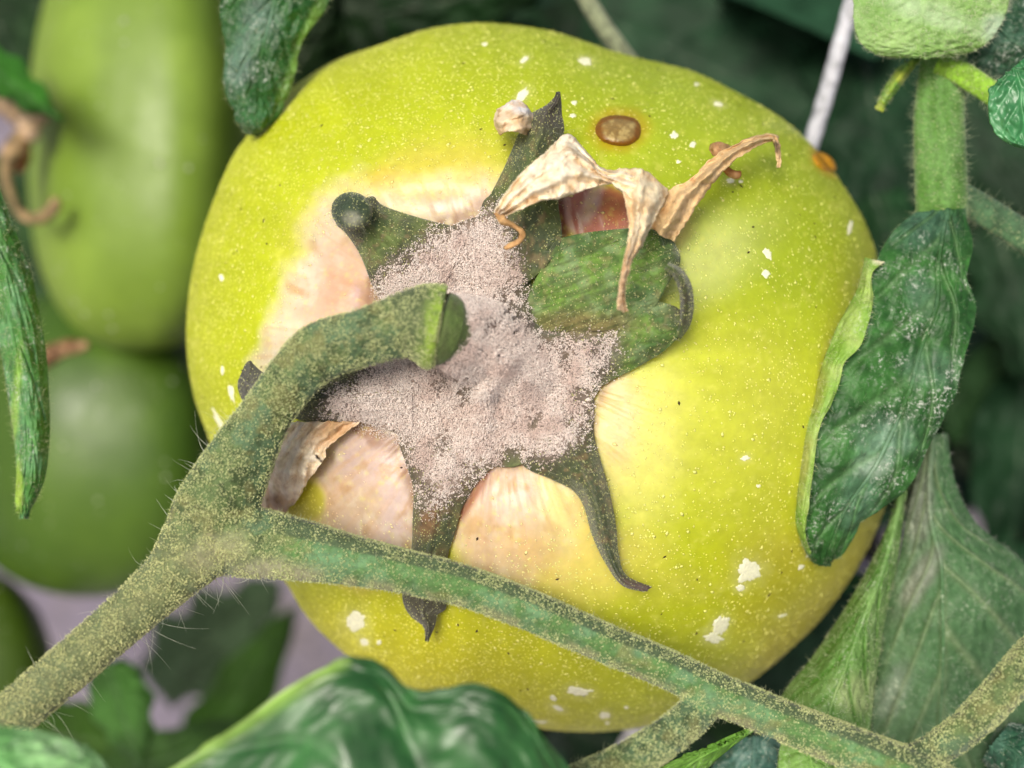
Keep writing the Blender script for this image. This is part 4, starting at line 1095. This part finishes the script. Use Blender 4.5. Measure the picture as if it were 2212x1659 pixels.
# grey-green leaf lower right
LJ = [arch((2000,940),(2046,935),-1.7,-1.6,-1.75), arch((1976,1040),(2064,1040),-1.75,-1.6,-1.8), arch((1956,1130),(2110,1130),-1.8,-1.5,-1.9), arch((1938,1220),(2200,1205),-1.85,-1.4,-2.0), arch((1914,1320),(2250,1270),-1.85,-1.3,-2.0),
      arch((1894,1450),(2290,1400),-1.8,-1.3,-2.0), arch((1882,1580),(2290,1560),-1.75,-1.3,-1.9), arch((1890,1720),(2250,1720),-1.7,-1.3,-1.8)]
leaf('leaf', LJ, 140, 120, two((66, 102, 62), (88, 120, 82), 70, 8, [(1985,1080,30,110,6,(128,128,120),.6),(1990,1250,24,80,30,(150,146,140),.5),(1930,1500,26,60,20,(140,146,136),.4)]),
     'broad grey-green leaf with pale veins filling the lower right corner', hair=2000, seed=8, nlat=5, slope=.7, mid=.36, veinc=(116, 136, 96), veink=.6, vein=-.05, hairc=(196, 200, 186), hl=.05, mats=[M_leaf_under, M_leaf_under])
LK = [arch((1938,1085),(1958,1045),-1.5,-1.4,-1.5), arch((1905,1165),(1950,1130),-1.5,-1.25,-1.5), arch((1868,1240),(1936,1230),-1.45,-1.05,-1.4), arch((1815,1330),(1916,1320),-1.4,-.8,-1.2), arch((1750,1425),(1897,1440),-1.3,-.5,-.9),
      arch((1690,1500),(1884,1550),-1.1,-.3,-.6), arch((1660,1590),(1876,1660),-.9,-.1,-.4)]
leaf('leaf', LK, 120, 80, two((88, 126, 60), (110, 144, 80), 50, 9, [(1860,1500,60,40,0,(160,172,120),.5)]), 'light green leaf underside standing between the tomato and the broad grey-green leaf', mats=[M_leaf_under, M_leaf_under],
     hair=1800, seed=9, nlat=6, slope=.5, veinc=(60, 110, 20), veink=.75, vein=.02, mid=.55, hairc=(206, 216, 170))
# blurred foreground leaves at the bottom
LL = [[(x_, y_, z_), (x_ + dx_, y_ + 110, z_ + .24), (x_ + 1.6 * dx_, 1900, z_ + .85)] for x_, y_, z_, dx_ in
      ((320,1690,3.2,60),(430,1622,3.2,60),(520,1562,3.2,60),(600,1500,3.2,50),(690,1447,3.2,35),(770,1424,3.15,18),(830,1438,3.1,12),(880,1486,3.1,8),(940,1494,3.1,4),(1010,1477,3.1,0),(1070,1490,3.1,0),(1115,1520,3.0,4),(1160,1575,3.0,8),(1215,1640,2.9,14),(1265,1700,2.9,18))]
def ll_col(x, y):
    c = two((34, 80, 32), (50, 100, 46), 80, 10)(x, y)
    e = np.abs((x - 340) * 0.545 + (y - 1655) * 0.838)
    return mixc(c, lin((132, 166, 70)), 0.9 * sst(60, 12, e) * (x < 760))
leaf('leaf', LL, 170, 90, ll_col, 'glossy blurred dark green leaf with scalloped edge along the bottom', seed=10, nlat=4, pfr=.5, pucker=.065, mid=.02, vein=.02, veink=.2, mats=[M_gloss, M_leaf_under], rib=False)
LM = [[(-160,1560,3.4),(-140,1680,3.8),(-120,1850,4.0)], [(-20,1566,3.4),(0,1680,3.8),(20,1850,4.0)], [(100,1582,3.4),(110,1690,3.8),(120,1850,4.0)], [(190,1618,3.4),(200,1710,3.7),(200,1850,3.9)], [(262,1690,3.3),(270,1750,3.6),(270,1850,3.8)]]
leaf('leaf', LM, 80, 60, two((96, 150, 84), (134, 178, 118), 60, 11), 'blurred pale green leaf in the bottom left corner', seed=11, mid=.3, pucker=.1)
# pieces of leaf below the stems
LO1 = [arch((1660,1560),(1590,1590),-.2,0,.2), arch((1600,1600),(1520,1620),-.1,.2,.3), arch((1530,1660),(1440,1650),0,.3,.4), arch((1470,1740),(1360,1720),.2,.4,.5)]
leaf('leaf', LO1, 50, 40, two((92, 140, 48), (112, 156, 66), 40, 12), 'small light green leaf below the fork of the stem at the bottom', seed=12, mats=[M_leaf_under, M_leaf_under])
LO2 = [arch((1700,1580),(1560,1600),-1.4,-1.1,-1.4), arch((1720,1640),(1530,1680),-1.3,-1.0,-1.3), arch((1730,1720),(1500,1760),-1.2,-1.0,-1.2), arch((1700,1800),(1520,1820),-1.2,-1.0,-1.2)]
leaf('leaf', LO2, 50, 50, two((60, 96, 84), (84, 118, 106), 40, 13), 'bluish green leaf behind the rachis at the bottom edge', seed=13, hair=500)
LO3 = [arch((1690,1590),(1790,1620),-.5,-.2,-.4), arch((1680,1640),(1830,1680),-.4,-.1,-.3), arch((1670,1740),(1880,1760),-.3,0,-.3)]
leaf('leaf', LO3, 40, 40, two((116, 156, 78), (138, 172, 104), 40, 14), 'pale leaf scrap under the stem right of the bottom centre', seed=14, hair=400, mats=[M_leaf_under, M_leaf_under])
LO4 = [arch((2120,1640),(2180,1560),-.8,-.5,-.8), arch((2150,1680),(2240,1570),-.8,-.4,-.8), arch((2190,1740),(2300,1610),-.8,-.4,-.8), arch((2240,1800),(2340,1690),-.8,-.6,-.8)]
leaf('leaf', LO4, 50, 50, two((38, 76, 52), (62, 100, 80), 40, 15), 'dark leaf in the bottom right corner below the thin branch', seed=15, hair=500)

# ------------------------------------------------------------------ stems at the right, strings
SIDE = empty('plant_stem', W((2033, 560, -1.5)), label='upright hairy green stem at the right between two leaves', cat='stem')
G1 = [(2044,60,-1.4,47),(2036,140,-1.4,46),(2028,260,-1.4,50),(2032,380,-1.4,52),(2034,450,-1.4,52),(2030,505,-1.6,48)]
V, T = tube_tri(G1, 36, 90, prof=RIDGE); q = proj(V)
mesh_obj('stalk', V, T, M_stem, col=mixc(np.broadcast_to(lin((82, 126, 50)), (len(q), 3)), lin((100, 142, 72)), sst(.4, .65, fbm(q[:, 0] / 14, q[:, 1] / 80, 3))), parent=SIDE)
VG, TG = [V], [T]
for pth, nm, cc in (([(2060,410,-1.5,24),(2110,446,-1.5,30),(2160,476,-1.5,30),(2240,528,-1.5,31),(2300,570,-1.5,31)], 'side_branch', (74, 106, 72)),
                    ([(2024,140,-1.2,20),(2070,156,-1.1,24),(2112,182,-1.0,24),(2160,214,-.8,24),(2200,240,-.5,24)], 'side_branch', (120, 158, 50))):
    V, T = tube_tri(pth, 24, 50, prof=RIDGE); q = proj(V)
    mesh_obj(nm, V, T, M_stem, col=mixc(np.broadcast_to(lin(cc), (len(q), 3)), lin(np.array(cc) * 1.2), sst(.4, .65, fbm(q[:, 0] / 20, q[:, 1] / 20, 3))), parent=SIDE)
    VG.append(V); TG.append(T)
rec = list(zip(VG, TG))
p, nr_, q = sample(rec, 5000, lambda x, y, z, p: 0.5 + 0 * x, seed=71, front=-0.3)
d = nr_ + 0.35 * rng.normal(size=p.shape); d /= np.linalg.norm(d, axis=1, keepdims=True)
V, F, C = hairs(p, d, 0.05 + 0.07 * rng.random(len(p)), 0.002, 0.3, lin((200, 210, 170)), nr=4, seed=72)
mesh_obj('short_hairs', V, F, M_hair, col=C, parent=SIDE, kind='stuff')
p, nr_, q = sample(rec, 3500, lambda x, y, z, p: 0.5 + 0 * x, seed=73, front=-0.1)
V, F, C = grains(p, nr_, 0.006 + 0.006 * rng.random(len(p)), 0.8, 0.004, lin((196, 206, 150)), seed=74)
mesh_obj('gland_hairs', V, F, M_grain, col=C, parent=SIDE, kind='stuff')
LH = [arch((1990,128),(1958,132),-1.3,-1.2,-1.3), arch((1972,150),(1938,148),-1.3,-1.15,-1.3), arch((1946,186),(1914,182),-1.3,-1.15,-1.3), arch((1922,218),(1898,214),-1.3,-1.2,-1.3), arch((1906,240),(1894,238),-1.3,-1.28,-1.3)]
leaf('leaf', LH, 50, 26, two((96, 140, 46), (176, 190, 70), 24, 16), 'tiny yellow-green leaflet at the top of the upright stem', hair=400, seed=16, hairc=(214, 218, 170))

def cord(name, path, label, cat, colr, m=M_string, twist=0.0, group=None):
    V, T = tube_tri(path, 24, 90, prof=lambda t, ph: 1 + twist * np.cos(2 * ph + 60 * t))
    q = proj(V)
    c = mixc(np.broadcast_to(lin(colr), (len(q), 3)), lin(np.array(colr) * 0.82), sst(.4, .65, fbm(q[:, 0] / 14, q[:, 1] / 14, 2)))
    return mesh_obj(name, V, T, m, col=c, label=label, cat=cat, group=group)
cord('support_string', [(1850,-60,-4.2,17),(1835,20,-4.2,17),(1800,150,-4.3,18),(1768,260,-4.4,18),(1735,360,-4.5,18),(1690,480,-4.8,18)], 'silvery support string running down behind the tomato upper right', 'string', (196, 198, 204), twist=.03)
cord('support_string', [(1400,1530,-4.6,20),(1365,1590,-4.6,21),(1330,1650,-4.7,21),(1290,1720,-4.8,21)], 'short piece of whitish string showing below the tomato', 'string', (200, 198, 206), twist=.03)
cord('thin_stem', [(1235,-60,-4.4,18),(1268,0,-4.4,19),(1305,60,-4.4,20),(1345,115,-4.4,20),(1400,190,-4.6,20)], 'thin grey-green stem slanting behind the top of the tomato', 'stem', (132, 140, 108), m=M_stem)

# ------------------------------------------------------------------ tomatoes behind
def far_tomato(cx, cy, rx, ry, zc, dep, colf, label, pw=2.3, top=1.0, seed=0):
    NTt, NSs = 96, 80
    a = np.linspace(0, 2 * math.pi, NTt, endpoint=False)
    b = np.linspace(-math.pi / 2 * 0.995, math.pi / 2 * 0.995, NSs)
    cb, sb_ = np.cos(b)[:, None], np.sin(b)[:, None]
    e = 2 / pw
    prof = cb ** e * (1 - 0.14 * (1 - top) * (sb_ + 1))
    x = cx + rx * prof * np.cos(a) * (1 + 0.03 * np.cos(5 * a + seed))
    y = cy - ry * np.sign(sb_) * np.abs(sb_) ** e + 0 * x
    z = zc + dep * prof * np.sin(a) * (1 + 0.03 * np.cos(5 * a + seed))
    # shallow dimple at the stalk end
    V = W(np.stack([x, y, z], -1)).reshape(-1, 3)
    F = grid_faces(NSs, NTt, closed=True)
    n_ = face_normals(V, F)
    if ((n_ * (V[F].mean(1) - V.mean(0))).sum(1)).mean() < 0: F = F[:, ::-1]
    t = empty('tomato', V.mean(0), label=label, cat='tomato')
    s_ = mesh_obj('skin', V, F, M_far_tomato, col=colf(x, y).reshape(-1, 3), parent=t)
    p, nr_, q = sample([(V, F)], 260, lambda x, y, z, p: np.ones(len(x)), seed=90 + seed, front=0.1)
    Vg, Fg, Cg = grains(p, nr_, 0.02 + 0.05 * rng.random(len(p)) ** 3, 0.2, 0.0, lin((190, 196, 170)), seed=91 + seed)
    mesh_obj('skin_speckle', Vg, Fg, M_white, col=Cg, parent=s_, kind='stuff')
    return t
far_tomato(302, 270, 266, 488, -13.0, 3.2, two((110, 138, 42), (126, 154, 54), 140, 20), 'tall pale green unripe tomato blurred at the upper left', 2.4, 0.4, 1)
far_tomato(190, 960, 300, 330, -16.0, 3.2, two((62, 92, 18), (78, 108, 28), 140, 21), 'darker green blurred tomato below the tall one at left', 2.2, 1.0, 2)
far_tomato(-90, 1480, 215, 260, -17.5, 3.0, two((62, 86, 14), (74, 98, 22), 140, 22), 'olive green blurred tomato cut off by the lower left edge', 2.2, 1.0, 3)

def dry_strip(parent, pts, w, colr):
    V, T = tube_tri([(a_, b_, c_, d_) for (a_, b_, c_), d_ in zip(pts, w)], 14, 40, prof=lambda t, ph: 0.75 + 0.4 * np.abs(np.cos(ph + 3 * t)))
    q = proj(V)
    mesh_obj('petal', V, T, M_dry, col=mixc(np.broadcast_to(lin(colr), (len(q), 3)), lin(np.array(colr) * 0.75), sst(.4, .65, fbm(q[:, 0] / 14, q[:, 1] / 14, 2))), parent=parent)
d2 = empty('dried_flower', W((30, 300, -10.4)), label='blurred tan dried flower remains on the tall tomato at the left edge', cat='dried flower')
dry_strip(d2, [(-60,170,-10.6),(0,215,-10.4),(40,250,-10.3),(70,262,-10.3),(104,250,-10.3)], [26, 26, 24, 20, 8], (170, 146, 116))
dry_strip(d2, [(20,235,-10.4),(50,262,-10.3),(66,284,-10.2),(72,304,-10.2)], [16, 22, 20, 8], (206, 178, 146))
dry_strip(d2, [(50,290,-10.5),(24,330,-10.4),(12,370,-10.4),(24,420,-10.3),(46,462,-10.2),(84,472,-10.1),(116,448,-10.0),(120,428,-10.0)], [16, 20, 13, 11, 11, 14, 14, 8], (140, 120, 84))
dry_strip(d2, [(50,290,-10.6),(44,330,-10.6),(36,372,-10.6)], [14, 24, 10], (120, 70, 40))
d3 = empty('dried_flower', W((130, 770, -10.5)), label='small reddish brown dried scrap between two blurred tomatoes', cat='dried flower')
dry_strip(d3, [(80,800,-10.6),(105,770,-10.5),(140,752,-10.5),(190,746,-10.5)], [8, 20, 20, 8], (120, 86, 58))

# ------------------------------------------------------------------ foliage behind
def far_leaf(cx, cy, z, ln, wd, ang, colr, label, tilt=0.5, roll=0.3, seed=0, mats=None, group='leaves in the shade behind the fruit'):
    a = math.radians(ang)
    dx, dy = math.cos(a), math.sin(a)
    rows = []
    for t in np.linspace(0, 1, 8):
        w = wd * (math.sin(math.pi * min(1, t * 0.93 + 0.07) ** 0.75) ** 0.8) * (1 + 0.22 * math.sin(t * 21 + seed)) + 2
        x0, y0 = cx + (t - 0.5) * ln * dx, cy + (t - 0.5) * ln * dy
        zz = z + tilt * (t - 0.5) * 4 + 0.3 * math.sin(t * 4 + seed)
        rows.append(arch((x0 - dy * w, y0 + dx * w), (x0 + dy * w, y0 - dx * w), zz - roll, zz + 0.35, zz + roll))
    colr = (colr[0], colr[1], colr[2] * 0.86); colr = tuple(v * (0.78 if cx > 560 and cy < 1300 else 0.95) for v in colr); c2 = tuple(min(255, v * 1.25) for v in colr)  # canopy shade is put into the leaf colour, deeper towards upper right
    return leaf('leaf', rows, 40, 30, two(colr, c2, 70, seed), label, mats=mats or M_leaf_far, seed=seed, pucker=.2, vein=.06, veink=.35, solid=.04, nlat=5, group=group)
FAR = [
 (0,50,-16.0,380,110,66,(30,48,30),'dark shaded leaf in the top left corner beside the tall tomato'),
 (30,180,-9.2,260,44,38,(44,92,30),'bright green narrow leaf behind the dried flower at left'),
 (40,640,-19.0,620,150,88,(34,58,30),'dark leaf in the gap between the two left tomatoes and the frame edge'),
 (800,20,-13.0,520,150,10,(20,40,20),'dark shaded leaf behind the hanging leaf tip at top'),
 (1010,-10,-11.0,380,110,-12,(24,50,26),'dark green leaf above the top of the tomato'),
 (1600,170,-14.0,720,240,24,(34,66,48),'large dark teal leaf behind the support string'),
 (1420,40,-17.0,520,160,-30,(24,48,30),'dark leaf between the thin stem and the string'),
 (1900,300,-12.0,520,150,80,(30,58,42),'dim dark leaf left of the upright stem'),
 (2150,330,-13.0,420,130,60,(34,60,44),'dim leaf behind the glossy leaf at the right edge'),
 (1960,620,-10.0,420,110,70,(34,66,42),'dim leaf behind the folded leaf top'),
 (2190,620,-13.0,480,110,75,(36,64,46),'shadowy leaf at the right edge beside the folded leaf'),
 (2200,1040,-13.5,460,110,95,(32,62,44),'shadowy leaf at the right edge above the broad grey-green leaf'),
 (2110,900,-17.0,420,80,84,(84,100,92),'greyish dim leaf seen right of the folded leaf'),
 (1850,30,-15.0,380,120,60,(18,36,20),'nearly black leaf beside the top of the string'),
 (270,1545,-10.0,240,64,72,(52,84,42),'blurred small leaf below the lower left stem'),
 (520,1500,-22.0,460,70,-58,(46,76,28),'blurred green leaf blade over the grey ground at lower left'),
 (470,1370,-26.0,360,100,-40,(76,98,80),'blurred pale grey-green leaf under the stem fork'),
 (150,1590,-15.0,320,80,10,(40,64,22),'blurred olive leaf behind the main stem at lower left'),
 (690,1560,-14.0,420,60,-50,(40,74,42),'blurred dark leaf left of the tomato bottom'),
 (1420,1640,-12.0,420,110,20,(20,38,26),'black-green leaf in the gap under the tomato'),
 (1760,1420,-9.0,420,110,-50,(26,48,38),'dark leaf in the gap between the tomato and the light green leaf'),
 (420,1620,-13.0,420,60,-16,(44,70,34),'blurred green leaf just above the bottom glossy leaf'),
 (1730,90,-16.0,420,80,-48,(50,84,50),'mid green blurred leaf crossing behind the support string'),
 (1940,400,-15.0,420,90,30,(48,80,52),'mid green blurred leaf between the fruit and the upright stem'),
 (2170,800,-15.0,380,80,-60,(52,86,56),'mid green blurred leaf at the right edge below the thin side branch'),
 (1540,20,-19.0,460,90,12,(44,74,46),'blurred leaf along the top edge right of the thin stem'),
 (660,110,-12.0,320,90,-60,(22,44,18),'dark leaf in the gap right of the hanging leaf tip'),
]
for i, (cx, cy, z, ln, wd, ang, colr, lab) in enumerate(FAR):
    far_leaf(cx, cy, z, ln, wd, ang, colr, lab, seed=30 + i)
# deep foliage mass that nobody could count
def mass():
    r = np.random.default_rng(5)
    Vs, Fs, Cs, b = [], [], [], 0
    n = 0
    while n < 420:
        x, y, z = r.uniform(-300, 2700), r.uniform(-500, 1900), r.uniform(-32, -12)
        if (x < 900 and z > -25) or (x < 820 and y > 1150) or (560 < x < 900 and -80 < y < 240 and r.random() < 0.6): continue
        if 2050 < x < 2400 and (230 < y < 520) and r.random() < 0.7: continue
        n += 1
        p0 = W((x, y, z))
        L_, w_ = r.uniform(0.03, 0.06), r.uniform(0.010, 0.018)
        D = r.normal(size=3); D /= np.linalg.norm(D)
        N_ = -AF * 1.2 + np.array([0, 0, 0.7]) + 0.6 * r.normal(size=3); S = np.cross(D, N_); S /= np.linalg.norm(S); N_ = np.cross(S, D)
        t = np.linspace(0, 1, 7)[:, None, None]; u = np.array([-1, -.4, 0, .4, 1])[None, :, None]
        w = w_ * np.sin(math.pi * np.clip(t * .95 + .04, 0, 1)) ** .8
        P = p0 + D * (t - .5) * L_ + S * u * w + N_ * (0.25 * w * np.abs(u) - 0.012 * (2 * t - 1) ** 2)
        Vs.append(P.reshape(-1, 3)); Fs.append(grid_faces(7, 5) + b); b += 35
        c = lin(np.array((30, 50, 32)) * r.uniform(0.6, 1.5) * np.array([r.uniform(.85, 1.2), 1, r.uniform(.8, 1.2)]))  # dark base colour stands in for the canopy shade back here
        Cs.append(np.tile(c, (35, 1)))
    mesh_obj('foliage', np.concatenate(Vs), np.concatenate(Fs), M_leaf_far, col=np.concatenate(Cs), kind='stuff', label='mass of dark leaves far behind the fruit')
mass()
